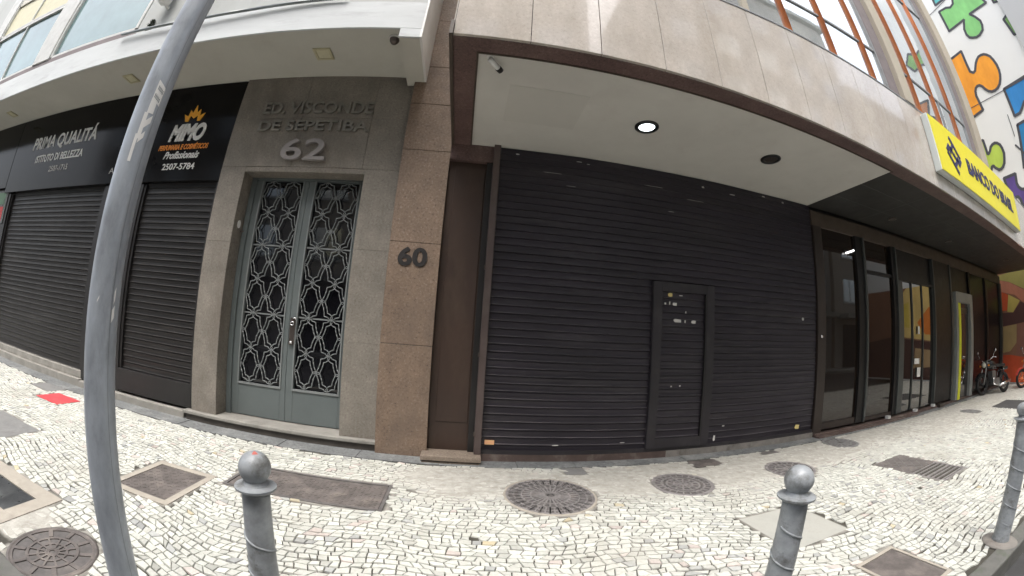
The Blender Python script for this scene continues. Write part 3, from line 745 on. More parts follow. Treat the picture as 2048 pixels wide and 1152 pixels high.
# brown panel, lintel, threshold
g = MB(); g.box(-.33, .20, YR+.09, YR+.14, .085, 3.56)
pn = RP('side_panel', g, m_panel)
g = MB(); g.box(-.25, .12, YR+.082, YR+.09, .42, 3.50)
bevel(RP('panel_field', g, m_panel, pn), .006)
RP('panel_edge', MB().box(.135, .205, YR+.03, YR+.12, .088, 3.56), m_blackp, pn)
RP('lintel', MB().box(-.33, .205, YR+.012, YR+.2, 3.562, ZC+.02), m_brown)
g = MB(); g.box(-.385, .285, 4.20, YR+.10, .03, .082); g.box(-.37, .27, 4.215, YR+.10, -.04, .018); g.box(-.36, .26, 4.23, YR+.1, .018, .03)
bevel(RP('threshold', g, m_thresh), .006)
bevel(RP('shutter_post', MB().box(.205, .285, YR-.055, YR+.09, .083, ZC), m_post), .004)
# main shutter with wicket door
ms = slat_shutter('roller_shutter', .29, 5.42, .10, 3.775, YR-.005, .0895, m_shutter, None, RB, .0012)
ms['label'] = 'wide dark roller shutter with a small wicket door'
g = MB(); wx0, wx1, wz0, wz1 = 2.31, 3.25, .13, 2.24
g.box(wx0, wx0+.125, YR-.05, YR+.02, wz0, wz1).box(wx1-.125, wx1, YR-.05, YR+.02, wz0, wz1).box(wx0+.125, wx1-.125, YR-.048, YR+.02, wz1-.12, wz1).box(wx0+.125, wx1-.125, YR-.048, YR+.02, wz0, wz0+.13)
bevel(RP('wicket_frame', g, m_wick, ms), .004)
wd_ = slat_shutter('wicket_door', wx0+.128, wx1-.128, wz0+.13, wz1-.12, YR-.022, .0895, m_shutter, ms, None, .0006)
g = MB(); g.box(wx1-.15, wx1-.128, YR-.052, YR-.02, wz0+.13, wz1-.12); RP('wicket_edge', g, m_blackp, ms)
def sticker(x, z, w_, h_, y, m, parent, nm='sticker', seed=0):
    r = random.Random(seed); pts = []
    for k in range(9):
        a = 2*PI*k/9; q = max(abs(math.cos(a)), abs(math.sin(a)))
        pts.append((x+w_/2*math.cos(a)/q*r.uniform(.75, 1), z+h_/2*math.sin(a)/q*r.uniform(.75, 1)))
    g = MB(); g.prism(pts, y-.001, y, 'XZ'); meshobj(nm, g, m, parent)
g = MB(); g.box(.325, .435, YR-.010, YR-.008, .195, .25); RP('sticker', g, m_orangepaper, ms)
sticker(5.05, .215, .12, .075, YR-.008, m_yellowpaper, ms, seed=1)
sticker(5.07, 1.88, .05, .05, YR-.008, m_paper, ms, seed=2)
for i, (x, z, w_, h_, m_) in enumerate([(2.56, 2.08, .075, .055, m_yellowpaper), (2.72, 2.08, .06, .015, m_paper), (2.49, 1.965, .03, .03, m_paper), (2.555, 1.975, .02, .05, m_paper), (2.63, 1.965, .075, .045, m_paper),
                        (2.67, 1.755, .12, .05, m_paper), (2.79, 1.75, .02, .04, m_paper), (2.92, 1.75, .08, .045, m_paper), (2.80, 1.87, .02, .03, m_paper), (2.62, .92, .03, .02, m_paper), (2.75, .925, .025, .02, m_paper)]):
    sticker(x, z, w_, h_, YR-.026, m_, ms, 'paper_scrap', seed=10+i)
for i, (x, z, w_, h_) in enumerate([(.50, 3.70, .05, .02), (1.30, 3.70, .08, .02), (1.42, 3.69, .05, .015), (3.15, 3.65, .05, .03), (3.68, 3.63, .11, .018), (4.32, 3.72, .07, .02), (4.75, 3.70, .05, .03),
                             (1.15, .20, .09, .012), (2.0, .22, .07, .01), (3.38, .20, .04, .09), (3.52, .36, .05, .02), (3.16, .33, .02, .10), (.95, 3.50, .25, .006), (2.35, 3.52, .3, .006), (3.0, 3.42, .3, .006), (1.2, 3.35, .14, .006), (2.6, 3.2, .1, .008)]):
    sticker(x, z, w_, h_, YR-.010, m_paper if i < 12 else m_greyl, ms, 'paint_chip', seed=40+i)
g = MB(); g.box(.29, 2.62, YR-.03, YR+.10, -.03, .085); RP('shutter_sill', g, m_sill)
g = MB(); g.box(2.62, 5.44, YR-.034, YR+.10, -.03, .087); RP('concrete_sill', g, m_dirtconc)
g = MB(); g.box(.287, 5.43, YR-.022, YR-.006, .085, .135); RP('bottom_bar', g, m_wick, ms)
# ceiling under the overhang
g = MB(); g.box(-.08, 5.40, 2.68, YR+.20, ZC, ZC+.10); sf = RP('white_ceiling', g, m_soffit)
g = MB(); g.box(.24, 1.03, 3.10, 3.76, ZC-.004, ZC); RP('access_panel', g, m_soffit2, sf)
g = MB(); g.box(-.30, 5.40, 2.492, 2.662, ZC-.012, ZC+.10); g.box(5.40, 17.3, 2.492, 2.72, ZC-.012, ZC+.10); g.box(-.30, -.097, 2.662, YR+.008, ZC-.012, ZC+.10)
bevel(RP('granite_border', g, m_brown), .003)
g = MB(); g.box(-.097, 5.40, 2.662, 2.68, ZC-.02, ZC+.08); g.box(-.097, -.08, 2.68, YR+.008, ZC-.02, ZC+.08); g.box(-.33, -.30, 2.43, YR+.0, ZC-.035, ZC+.12)
RP('ceiling_trim', g, m_header)
g = MB()
xx = [5.402, 6.9, 8.6, 10.3, 12.0, 13.7, 15.4, 17.28]; yy = [2.722, 3.25, 3.80, 4.43]
for a, b in zip(xx, xx[1:]):
    for c, d in zip(yy, yy[1:]): g.box(a+.006, b-.006, c+.006, d-.006, ZC-.004, ZC+.03)
RP('dark_ceiling', g, m_darksof)
RP('ceiling_backing', MB().box(5.40, 17.29, 2.72, 5.39, ZC+.01, ZC+.1), m_joint)
g = MB()
for a in xx[1:-1]: g.box(a-.005, a+.005, 2.722, 4.43, ZC-.007, ZC+.01)
for a in yy[1:-1]: g.box(5.402, 17.28, a-.005, a+.005, ZC-.0072, ZC+.01)
RP('ceiling_joint_strips', g, m_jstrip)
# fascia of cream panels
g = MB(); x = -.30; e_ = [-.30, .33, .93, 1.53, 2.13, 2.72] 
while e_[-1] < 16.6: e_.append(e_[-1]+.632 if len(e_) < 12 else e_[-1]+.9)
e_[-1] = 17.3
for a, b in zip(e_, e_[1:]): g.box(a+.003, b-.003, 2.46, 2.49, ZC-.008, 5.10)
bevel(RP('fascia_panels', g, m_fascia), .002, 1)
g = MB(); g.box(-.30, 17.3, 2.475, 2.70, ZC+.11, 5.09); RP('fascia_core', g, m_joint)
g = MB(); e2 = [a for a in e_ if a < 2.4][:-0 or None]
for a, b in zip([-.30,.33,.93,1.53,2.13], [.33,.93,1.53,2.13,2.36]):
    for c, d in ((5.10, 6.6), (6.6, 8.1), (8.1, 9.6), (9.6, 16)): g.box(a+.003, b-.003, 2.46, 2.49, c+.003, d-.003)
bevel(RP('upper_panels', g, m_fascia), .002, 1)
g = MB(); g.box(-.30, 2.355, 2.475, 5.39, 5.09, 15.99); g.box(2.355, 10.6, 2.75, 5.39, 5.09, 15.99); g.box(-.30, 2.355, 2.475, 5.39, ZC+.12, 5.09); RP('upper_core', g, m_joint)
RP('side_cladding', MB().box(-.312, -.302, 2.47, YR-.01, ZC+.12, 16), m_fascia)
RP('canopy_roof', MB().box(2.355, 17.3, 2.50, 5.39, 5.09, 5.13), m_wallcream)
g = MB(); g.box(2.36, 17.3, 2.452, 2.52, 5.10, 5.125); RP('window_sill', g, m_frame)
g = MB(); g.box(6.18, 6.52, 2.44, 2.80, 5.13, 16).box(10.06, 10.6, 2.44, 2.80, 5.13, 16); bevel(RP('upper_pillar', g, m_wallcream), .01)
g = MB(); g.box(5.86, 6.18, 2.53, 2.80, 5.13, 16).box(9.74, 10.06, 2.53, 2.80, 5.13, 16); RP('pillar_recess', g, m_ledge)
for (a, b) in ((2.36, 5.86), (6.52, 9.74)):
    for (c, d) in ((5.13, 9.0), (9.0, 12.6), (12.6, 16)):
        wn = RP('window', MB().box(a, b, 2.565, 2.585, c, d), m_pane)
        g = MB(); g.box(a, b, 2.54, 2.565, c, c+.05); g.box(a, a+.05, 2.535, 2.565, c+.05, d); g.box(b-.05, b, 2.535, 2.565, c+.05, d)
        g.box(a+.05, b-.05, 2.545, 2.565, c+.83, c+.87)
        if a < 3: g.mat(1).box(2.80, 2.90, 2.535, 2.565, c+.05, c+.83).box(2.80, 2.90, 2.535, 2.565, c+.87, d)
        else: g.box(8.2, 8.25, 2.545, 2.565, c+.05, c+.83)
        RP('window_frame', g, [m_frame, m_wallcream], wn)
for x in (3.57, 4.46, 5.44, 6.97, 7.93, 8.95):
    g = MB(); g.tube((x, 2.556, 5.13), (x, 2.556, 16), .042, n=16)
    RP('orange_bar', g, m_oframe)
# smoked glass shopfront
def GP(a, b, z0, z1, y=YR+.02): return RP('glass_pane', MB().box(a, b, y, y+.012, z0, z1), m_panelow)
g = MB(); g.box(5.44, 17.3, YR-.02, YR+.12, 3.44, 3.70); bevel(RP('header_band', g, m_header), .006)
RP('header_infill', MB().box(5.40, 17.3, YR+.05, YR+.14, 3.66, ZC+.02), m_blackp)
RP('backing_wall', MB().box(5.42, 17.29, YR+.16, YR+.30, 0, ZC), m_blackp)
def posts(nm, lst, m, y0=YR-.03, y1=YR+.06, z0=.10, z1=3.44):
    for a, b in lst: bevel(RP(nm, MB().box(a, b, y0, y1, z0, z1), m), .003)
posts('wide_frame_post', [(5.44, 5.66)], m_framebrown, z0=.03)
posts('dark_post', [(6.70, 6.93), (8.10, 8.24), (10.33, 11.48), (13.22, 13.36), (15.05, 15.25)], m_darkpost)
posts('grey_post', [(6.93, 6.99), (8.24, 8.30), (11.48, 11.58), (10.27, 10.33)], m_greypost, YR-.06)
g = MB(); g.box(5.66, 6.70, YR-.01, YR+.05, .10, .21).box(6.99, 8.10, YR-.01, YR+.05, .10, .16); RP('bottom_rail', g, m_framebrown)
g = MB(); g.box(6.99, 8.10, YR-.01, YR+.04, 2.80, 2.86).box(8.30, 10.27, YR-.02, YR+.05, 2.78, 2.84); RP('transom', g, m_darkpost)
GP(5.66, 6.70, .21, 3.44); GP(6.99, 8.10, .16, 2.80); GP(6.99, 8.10, 2.86, 3.44, YR+.05)
RP('glass_pane', MB().box(8.30, 10.27, YR+.02, YR+.032, .10, 2.78), m_doorglass); RP('transom_panel', MB().box(8.30, 10.27, YR+.03, YR+.05, 2.84, 3.44), m_darkpost)
g = MB(); g.box(9.02, 9.06, YR-.005, YR+.03, .10, 2.78).box(9.60, 9.63, YR-.005, YR+.03, .10, 2.78).box(8.30, 8.58, YR-.004, YR+.02, .10, 2.78); RP('door_stile', g, m_greypost)
RP('glass_pane', MB().box(13.36, 15.05, YR+.02, YR+.032, .10, 3.44), m_farpane); RP('glass_pane', MB().box(15.25, 17.1, YR+.02, YR+.032, .10, 3.44), m_farpane)
RP('end_post', MB().box(17.1, 17.3, YR-.05, YR+.3, 0, 3.44), m_greypost)
# grey framed door with yellow strip
g = MB(); g.box(11.70, 11.86, YR-.12, YR+.02, .05, 2.78).box(12.95, 13.20, YR-.12, YR+.02, .05, 2.78).box(11.86, 12.95, YR-.12, YR+.02, 2.52, 2.78)
ad = bevel(RP('bank_door', g, m_atm), .006)
RP('yellow_edge', MB().box(11.86, 12.02, YR-.135, YR-.02, .05, 2.50), m_yel, ad)
RP('pane', MB().box(12.02, 12.95, YR-.03, YR-.01, .05, 2.52), m_panelow, ad)
g = MB(); g.box(12.0, 12.95, YR-.034, YR-.031, 2.25, 2.40); RP('door_sign', g, m_lampring, ad)
g = MB(); g.box(11.58, 11.70, YR+.0, YR+.02, .05, 3.44).box(11.70, 13.22, YR+.03, YR+.05, 2.78, 3.44); RP('door_infill', g, m_darkpost)
for a, b, c, d in ((9.30,9.38,1.70,1.86), (9.12,9.38,1.06,1.18), (9.28,9.46,.78,.98)): RP('paper_notice', MB().box(a, b, YR-.008, YR-.004, c, d), m_paper)
g = MB(); g.tube((5.53, YR-.05, 1.62), (5.53, YR-.03, 1.62), .03); RP('lock', g, m_chrome)
g = MB(); g.box(5.46, 17.3, YR-.07, YR+.15, -.03, .055).box(5.46, 9.2, YR-.17, YR-.07, -.03, .03); bevel(RP('shop_threshold', g, m_sill), .008)
for x in (7.9, 9.2, 10.25):
    RP('floor_bracket', MB().box(x-.05, x+.05, YR-.10, YR-.02, .055, .11), m_camera_w)
RP('entrance_block', MB().box(10.5, 10.85, YR-.16, YR-.04, .0, .09), m_lock)
# hinge chips on shutter post
for z in (1.2, 2.2, .3): RP('hinge', MB().box(.19, .21, YR-.065, YR-.05, z, z+.05), m_lock)

# things fixed to the right building
def downlight(x, y, r, lit, label):
    e = empty('downlight', (x, y, ZC), label, 'downlight', 'round downlights in the white ceiling')
    g = MB(); g.lathe([(r, 0), (r, -.012), (r*.70, -.018), (r*.66, -.004)], (x, y, ZC), 36); g.f = g.f[:-2]; g.mi = g.mi[:-2]; g.sm = g.sm[:-2]
    meshobj('ring', g, m_lampring, e)
    g = MB(); g.lathe([(r*.68, -.006), (r*.5, .0-.003), (.001, -.002)], (x, y, ZC), 36)
    meshobj('reflector', g, m_lit if lit else m_lampoff, e)
downlight(1.79, 3.43, .135, True, 'lit round downlight in the white ceiling')
downlight(3.60, 3.43, .135, False, 'unlit brown downlight at the right of the white ceiling')
for i, (x, y, lb) in enumerate([(7.45, 3.88, 'nearest small round light in the dark ceiling'), (10.35, 3.84, 'second small light in the dark ceiling, by the grey post'), (14.55, 3.38, 'farthest small light in the dark ceiling')]):
    e = empty('spotlight', (x, y, ZC), lb, 'ceiling light', 'small lights in the dark ceiling')
    g = MB(); g.lathe([(.09, -.004), (.09, -.018), (.06, -.022), (.055, -.010)], (x, y, ZC), 24); meshobj('housing', g, m_lock, e)
e = empty('bullet_camera', (.04, 2.74, ZC), 'white bullet security camera with a dark front at the corner of the white ceiling', 'security camera')
g = MB(); g.lathe([(.03, -.008), (.03, 0)], (.02, 2.73, ZC), 20).tube((.02, 2.73, ZC-.005), (.035, 2.74, ZC-.045), .011); meshobj('mount', g, m_camera_w, e)
g = MB(); a_, b_v = Vector((.02, 2.70, ZC-.05)), Vector((.105, 2.80, ZC-.065)); g.tube(a_, b_v, .024, n=20); meshobj('body', g, m_camera_w, e)
g = MB(); d_ = (b_v-a_).normalized(); g.tube(b_v-d_*.01, b_v+d_*.035, .028, n=20); meshobj('front', g, m_lampring, e)
e = empty('glass_glint', (6.52, YR, 3.12), 'short glowing white bar added for the light dash in the dark shop glass', 'added glowing bar')  # no fixture here: glowing bar stands in for a light in the glass
g = MB(); g.tube((6.38, YR-.02, 3.08), (6.64, YR-.02, 3.16), .016); meshobj('tube', g, emis('glint_glow', (1,1,1), 1.5), e)
g = MB(); g.box(6.36, 6.66, YR-.012, YR+.02, 3.10, 3.14); meshobj('glint_backing', g, m_blackp, e)
# yellow sign
e = empty('bank_sign', (9.4, 2.32, 3.95), 'long yellow illuminated style sign box with navy letters on the cream fascia', 'sign')
sx0, sx1, sz0, sz1, sy = 6.62, 12.35, 4.02, 5.02, 2.33
g = MB(); g.box(sx0, sx1, sy, 2.456, sz0, sz1); bevel(meshobj('casing', g, m_signbox, e), .012)
meshobj('yellow_face', MB().box(sx0+.03, sx1-.03, sy-.012, sy, sz0+.02, sz1-.02), m_sign, e)
meshobj('lettering', textmb('BANCO DO BRASIL', 8.15, 11.75, 4.36, 4.66, sy-.013, .01, .03), m_navy, e)
# interlaced emblem of angular bars
g = MB(); cx, cz = 7.45, 4.50; s = .34
def bar(p, q, wd):
    p = Vector(p); q = Vector(q); d = (q-p).normalized(); t = Vector((-d.y, d.x))*wd/2
    g.prism([(cx+v.x*s, cz+v.y*s) for v in (p-t, q-t, q+t, p+t)], sy-.023, sy-.013, 'XZ')
for s1_, in ((1,), (-1,)):
    bar((-.15*s1_, .95*s1_), (.95*s1_, .05*s1_), .24); bar((.95*s1_, -.0), (.45*s1_, -.42*s1_), .24)
    bar((.10*s1_, .55*s1_), (-.55*s1_, .0), .2); bar((.0, .05*s1_), (.38*s1_, -.3*s1_), .2)
meshobj('emblem', g, m_navy, e)

# ------------------------------------------------------------------ mural building
XM = 18.0
MBd = empty('mural_building', (XM, -2, 0), 'tall white building across the street end painted with big coloured puzzle pieces', 'building')
meshobj('wall', MB().box(XM, XM+10, -2.6, 14, 0, 30), m_mural, MBd)
polys = {
'green':[(3.63,15.14),(3.22,15.11),(3.0,14.99),(2.8,15.07),(2.67,15.36),(2.7,15.7),(2.4,16.1),(1.77,15.7),(1.60,15.2),(1.33,14.19),(2.32,14.17),(2.14,13.91),(2.01,13.62),(2.03,13.40),(2.12,13.20),(2.36,13.07),(2.55,13.06),(2.72,13.13),(2.86,13.22),(2.93,13.40),(2.91,13.69),(2.7,14.09),(3.63,14.01)],
'teal':[(3.61,15.87),(3.63,15.54),(3.08,15.57),(3.13,16.1)],
'orange':[(4.9,12.7),(3.53,12.87),(3.55,12.27),(3.54,11.84),(3.41,11.72),(3.3,11.76),(3.23,11.88),(3.12,12.05),(3.01,12.16),(2.88,12.24),(2.74,12.25),(2.60,12.22),(2.49,12.14),(2.37,12.0),(2.3,11.8),(2.25,11.55),(2.25,11.3),(2.29,11.1),(2.36,10.94),(2.48,10.76),(2.63,10.65),(2.78,10.61),(2.94,10.62),(3.08,10.70),(3.19,10.84),(3.27,11.0),(3.37,11.1),(3.48,11.12),(3.58,11.07),(3.66,10.95),(3.7,10.76),(3.63,10.09),(4.39,9.94),(5.02,10.01),(5.45,11.28)],
'blue':[(2.39,10.49),(1.33,10.58),(0.57,10.54),(0.93,9.61),(1.41,9.75),(1.62,9.74),(1.76,9.68),(1.94,9.49),(2.1,9.36),(2.37,9.33)],
'blue2':[(2.39,8.97),(2.06,9.01),(1.54,8.93),(2.01,7.76),(2.66,7.37),(2.54,8.0),(2.45,8.53)],
'lime':[(4.9,8.96),(4.08,8.94),(4.05,8.35),(3.98,8.36),(3.91,8.44),(3.83,8.57),(3.72,8.64),(3.6,8.66),(3.5,8.62),(3.40,8.52),(3.35,8.37),(3.33,8.15),(3.38,7.96),(3.44,7.79),(3.54,7.67),(3.64,7.62),(3.74,7.62),(3.88,7.74),(3.94,7.84),(4.02,7.82),(4.11,7.65),(4.47,7.6),(4.83,8.0)],
'purple':[(3.63,7.25),(3.09,7.28),(3.13,6.93),(3.09,6.78),(3.0,6.68),(2.9,6.64),(2.8,6.66),(2.59,6.78),(2.19,6.68),(2.53,5.4),(3.09,5.51),(3.08,6.1),(3.12,6.32),(3.2,6.44),(3.3,6.45),(3.4,6.35),(3.55,6.75)]}
pc = dict(green=(.25,.62,.22), teal=(.12,.50,.50), orange=(.95,.36,.03), blue=(.03,.25,.62), blue2=(.02,.22,.50), lime=(.48,.65,.10), purple=(.11,.07,.28),
          mgreen=(.20,.42,.12), mred=(.62,.12,.04), mbrown=(.45,.16,.05))
# further pieces of the same painting nearer the street, seen mirrored in the upper windows
polys['mgreen'] = [(.9,15.2),(-.3,15.0),(-.25,14.1),(-.6,13.9),(-1.0,14.2),(-1.3,13.7),(-1.0,13.2),(-.5,13.3),(-.2,13.1),(-.1,12.2),(.9,12.3),(1.0,13.1),(.55,13.3),(.6,13.9),(1.0,14.0)]
polys['mred'] = [(1.3,9.6),(.9,9.7),(.55,9.2),(.1,9.3),(-.2,9.9),(-.6,9.9),(-1.2,9.4),(-1.0,8.6),(-.5,8.4),(.0,8.7),(.5,8.3),(.4,7.4),(1.4,7.6),(1.5,8.4)]
polys['mbrown'] = [(-.9,11.6),(-1.9,11.7),(-2.0,10.8),(-2.4,10.5),(-2.2,10.0),(-1.7,10.2),(-1.5,9.6),(-.8,9.8),(-.7,10.6),(-1.1,10.9)]
mats_ = {k: paint('mural_'+k, c) for k, c in pc.items()}
g = MB(); ml = [m_outline]
for i, (k, P) in enumerate(polys.items()):
    ml.append(mats_[k]); g.mat(len(ml)-1); g.prism(P, XM-.010, XM+.002, 'YZ')
    g.mat(0)
    n = len(P)
    for a in range(n):
        p = Vector(P[a]); q = Vector(P[(a+1) % n]); d = (q-p)
        if d.length < 1e-4: continue
        d.normalize(); t = Vector((-d.y, d.x))*.055; ex = d*.02
        g.prism([tuple(v) for v in (p-ex-t, q+ex-t, q+ex+t, p-ex+t)], XM-.016-.0003*(a % 3), XM-.011, 'YZ')
g.mat(0)
for (p, q, wd) in (((4.6,10.36),(-2.55,10.66),.03), ((4.6,15.2),(2.6,15.55),.03), ((2.75,8.3),(2.35,7.7),.07), ((2.35,7.9),(2.2,7.0),.05), ((2.65,9.5),(2.66,8.6),.03)):
    p = Vector(p); q = Vector(q); d = (q-p).normalized(); t = Vector((-d.y, d.x))*wd/2
    g.prism([tuple(v) for v in (p-t, q-t, q+t, p+t)], XM-.02, XM-.0175, 'YZ')
mo = meshobj('puzzle_mural', g, ml, MBd)
g = MB(); g.box(XM-.12, XM+.01, -.35, .80, 5.0, 29); meshobj('shade_band', g, m_muralshade, MBd)  # grey band standing in for a soft shadow on the wall
low = {
'ytop':([(4.9,3.79),(3.46,3.95),(2.2,4.1),(2.2,3.2),(3.54,3.23),(4.17,3.55),(4.9,3.75)], (.42,.38,.12)),
'salmon':([(4.9,3.74),(4.17,3.54),(3.55,3.2),(3.0,3.0),(3.2,2.5),(3.59,2.75),(3.96,3.07),(4.9,3.3)], (.55,.22,.14)),
'redor':([(4.9,3.26),(4.46,3.21),(4.24,3.1),(4.32,2.56),(4.9,2.5)], (.60,.10,.03)),
'yel':([(4.23,3.11),(3.76,2.85),(4.07,2.47),(4.315,2.5)], (.55,.45,.12)),
'darkb':([(4.9,2.49),(4.07,2.46),(3.73,2.82),(3.58,2.73),(3.2,2.4),(3.2,1.6),(3.62,2.1),(3.96,2.06),(4.9,1.98)], (.10,.045,.04)),
'tan':([(4.9,1.95),(3.94,2.05),(3.96,1.41),(4.23,1.12),(4.9,1.02)], (.45,.33,.15)),
'arm':([(3.92,2.03),(3.62,2.07),(3.2,1.55),(3.4,.9),(3.97,1.0),(3.92,1.41)], (.30,.14,.10)),
'redb':([(4.9,1.0),(4.2,1.0),(3.3,.85),(2.0,.9),(2.0,.05),(4.9,.05)], (.60,.09,.03)),
'mtan':([(1.9,3.9),(-.2,3.9),(-.9,3.2),(-1.0,1.9),(1.9,1.5)], (.85,.62,.22)),
'mor':([(1.7,2.9),(.9,3.0),(.3,2.4),(.7,1.9),(1.7,1.8)], (.92,.26,.04)),
'myel':([(-.1,3.3),(-.8,3.1),(-.7,2.3),(-.1,2.2)], (.75,.58,.10)),
'mlow':([(1.9,1.45),(-1.1,1.85),(-2.55,1.6),(-2.55,.05),(1.9,.05)], (.10,.045,.035)),
'mc':([(1.4,1.2),(.2,1.35),(.1,.5),(1.3,.6)], (.55,.38,.2))}
g = MB(); ml = [paint('graffiti_ground', (.30,.15,.09))]
g.prism([(-2.55,.05),(4.95,.05),(4.95,3.9),(-2.55,3.9)], XM-.004, XM+.001, 'YZ')
for i, (k, (P, c)) in enumerate(low.items()):
    ml.append(paint('graffiti_'+k, c)); g.mat(i+1); g.prism(P, XM-.008-.0035*(k in ('mor','myel','mc')), XM+.001, 'YZ')
meshobj('graffiti_mural', g, ml, MBd)

# ------------------------------------------------------------------ opposite side of the street, behind the viewer
def opposite(x0, x1, h, m, label, nwx, nwz, depth=9, y=-9.2):
    e = empty('street_building', ((x0+x1)/2, y, 0), label, 'building', 'buildings on the opposite side of the street')
    meshobj('wall', MB().box(x0, x1, y-depth, y, 0, h), m, e)
    meshobj('roof', MB().box(x0-.2, x1+.2, y-depth, y+.3, h, h+.4), m_conc2, e)
    for i in range(nwx):
        for k in range(nwz):
            cx = x0+(x1-x0)*(i+.5)/nwx; cz = 4.6+k*3.2
            f = meshobj('window', MB().box(cx-.8, cx+.8, y, y+.04, cz, cz+1.6), m_pane, e)
            meshobj('frame', MB().box(cx-.9, cx+.9, y+.001, y+.08, cz-.12, cz-.001).box(cx-.03, cx+.03, y+.04, y+.06, cz, cz+1.6), m_framew, f)
    meshobj('shop_door', MB().box(x0+1, x0+4, y, y+.05, 0, 3), m_shutterb, e)
    meshobj('canopy', MB().box(x0+.3, x1-.3, y, y+1.0, 3.4, 3.7), m_conc2, e)
opposite(8.8, 24, 24.5, m_opp, 'grey seven storey block across the street, to the right behind the viewer', 5, 6)
opposite(24.4, 48, 19, m_opp2, 'long beige block across the street, far to the right behind the viewer', 6, 4)
opposite(-9, 4.7, 19.5, m_opp2, 'beige five storey house across the street, straight behind the viewer', 4, 4)
opposite(-26, -9.3, 14, m_opp, 'grey block across the street, to the left behind the viewer', 5, 3)

# ------------------------------------------------------------------ bollards and pole
prof = [(.062, 0), (.060, .03), (.056, .05), (.0525, .30), (.050, .6), (.047, .885), (.047, .895), (.047, .893), (.060, .902), (.069, .908), (.0695, .915), (.045, .921), (.036, .935)]
def make_bollard(x, y, label):
    e = empty('bollard', (x, y, 0), label, 'bollard', 'grey ball topped bollards along the kerb')
    g = MB(); g.lathe(prof[:7], (x, y, 0), 32); meshobj('shaft', g, m_bollard, e)
    g = MB(); g.lathe(prof[7:], (x, y, 0), 72); g.sm = [False]*len(g.sm); meshobj('collar', g, m_bollard, e)
    g = MB(); g.lathe([(.125, -.01), (.122, .008), (.10, .018), (.06, .02)], (x, y, 0), 32); meshobj('base', g, m_dirtconc, e)
    R = .054; pts = [(.036, .930)]+[(R*math.cos(a), .975+R*math.sin(a)) for a in [math.radians(d) for d in range(-45, 90, 9)]]+[(.001, .975+R)]
    g = MB(); g.lathe(pts, (x, y, 0), 32); meshobj('ball', g, m_bollard, e)
    g = MB(); hp = []
    for k in range(0, 48*6+1):
        a = 2*PI*k/48; z = .80-.135*k/48
        if z < .04: break
        r = .0465+.005*(1-z/.885)+.0005
        hp.append((x+r*math.cos(a+.9), y+r*math.sin(a+.9), z))
    for p_, q_ in zip(hp, hp[1:]): g.tube(p_, q_, .005, n=6, cap=False)
    meshobj('spiral_ridge', g, m_bollard, e)
    return e
def reuse(e, x, y, label, rz=0):
    c = copy_tree(e); c.location = (x, y, 0); c.rotation_euler = (0, 0, rz); c['label'] = label; return c
b0 = make_bollard(-.63, 1.12, 'grey ball topped bollard before the stone portal, red smear on its ball')
sm = MB()
for i in range(5):
    for k in range(6):
        a0, a1 = math.radians(-80+k*9), math.radians(-80+(k+1)*9); c0, c1 = math.radians(66+i*4), math.radians(70+i*4); R = .0548
        sm.add([(-.63+R*math.cos(c)*math.cos(a), 1.12+R*math.cos(c)*math.sin(a), .975+R*math.sin(c)) for a, c in ((a0,c0),(a1,c0),(a1,c1),(a0,c1))], [(0,1,2,3)])
b1 = reuse(b0, 1.18, .98, 'leaning grey bollard in front of the right end of the wide shutter', 2.2)
b1.rotation_euler = (0, 0, 2.2)
b2 = reuse(b0, 3.68, .71, 'grey bollard at the right edge of the picture', 4.0); b2.scale = (1.3, 1.3, 1.0); b1.scale = (1.07, 1.07, 1.0)
meshobj('red_smear', sm, paint('red_smear_paint', (.45,.12,.10)), b0, fix=False)

PX, PY, PR = -1.445, 1.19, .0675
e = empty('lamp_post', (PX, PY, 0), 'tall galvanized grey lamp post with torn white stickers, left of the stone portal', 'lamp post')
g = MB(); hs_ = [(.074, 0), (.070, .3), (.068, 1.5), (.068, 3.4), (.062, 3.5), (.060, 6.0), (.05, 8.5)]
g.lathe([(.0745, -.02)]+hs_, (PX, PY, 0), 40); meshobj('post', g, m_pole, e)
fa = math.atan2(-PY, -PX)   # direction from the post to the viewer
g = MB()
def rad(z): return float(np.interp(z, [h[1] for h in hs_], [h[0] for h in hs_]))
def patch(g, a0, a1, z0, z1, dr=.0012, n=8, skew=0):
    vs = []
    for k in range(n+1):
        a = fa+a0+(a1-a0)*k/n
        for z in (z0, z1):
            r = rad(z)+dr; vs.append((PX+r*math.cos(a), PY+r*math.sin(a), z+skew*k/n))
    g.add(vs, [(2*k, 2*k+2, 2*k+3, 2*k+1) for k in range(n)])
for z in [i*.4 for i in range(21)]: patch(g, .50, .53, z, min(8.4, z+.4), .002, 1)
meshobj('seam', g, m_tube, e, fix=False)
g = MB(); patch(g, -.1, .55, 2.27, 2.36, skew=-.03); patch(g, -.12, .30, 2.20, 2.27); patch(g, -.25, .0, 2.08, 2.20); patch(g, -.35, -.15, 1.98, 2.10); patch(g, .0, .35, 2.13, 2.165, skew=.03); patch(g, -.1, .2, 2.06, 2.09, skew=.03)
meshobj('torn_sticker', g, m_white, e, fix=False)
g = MB()
for zz, a0 in ((2.325, .02), (2.285, -.02)):
    for k in range(5): patch(g, a0+k*.09, a0+k*.09+.055, zz-.012-k*.004, zz+.008-k*.004, .002, 1)
meshobj('sticker_print', g, m_tube, e, fix=False)
for pa in ((.62, .72, 1.42, 1.47), (.55, .75, 1.35, 1.40), (-.45, -.32, 1.42, 1.43)):
    g = MB(); patch(g, *pa, .0015, 2, skew=.02); meshobj('white_paint_mark', g, m_white, e, fix=False)
g = MB(); g.torus((0,0,0), .012, .003, 'Y', 14, 5); 
g.box(-.06, .06, -.04, .04, 0, .001)
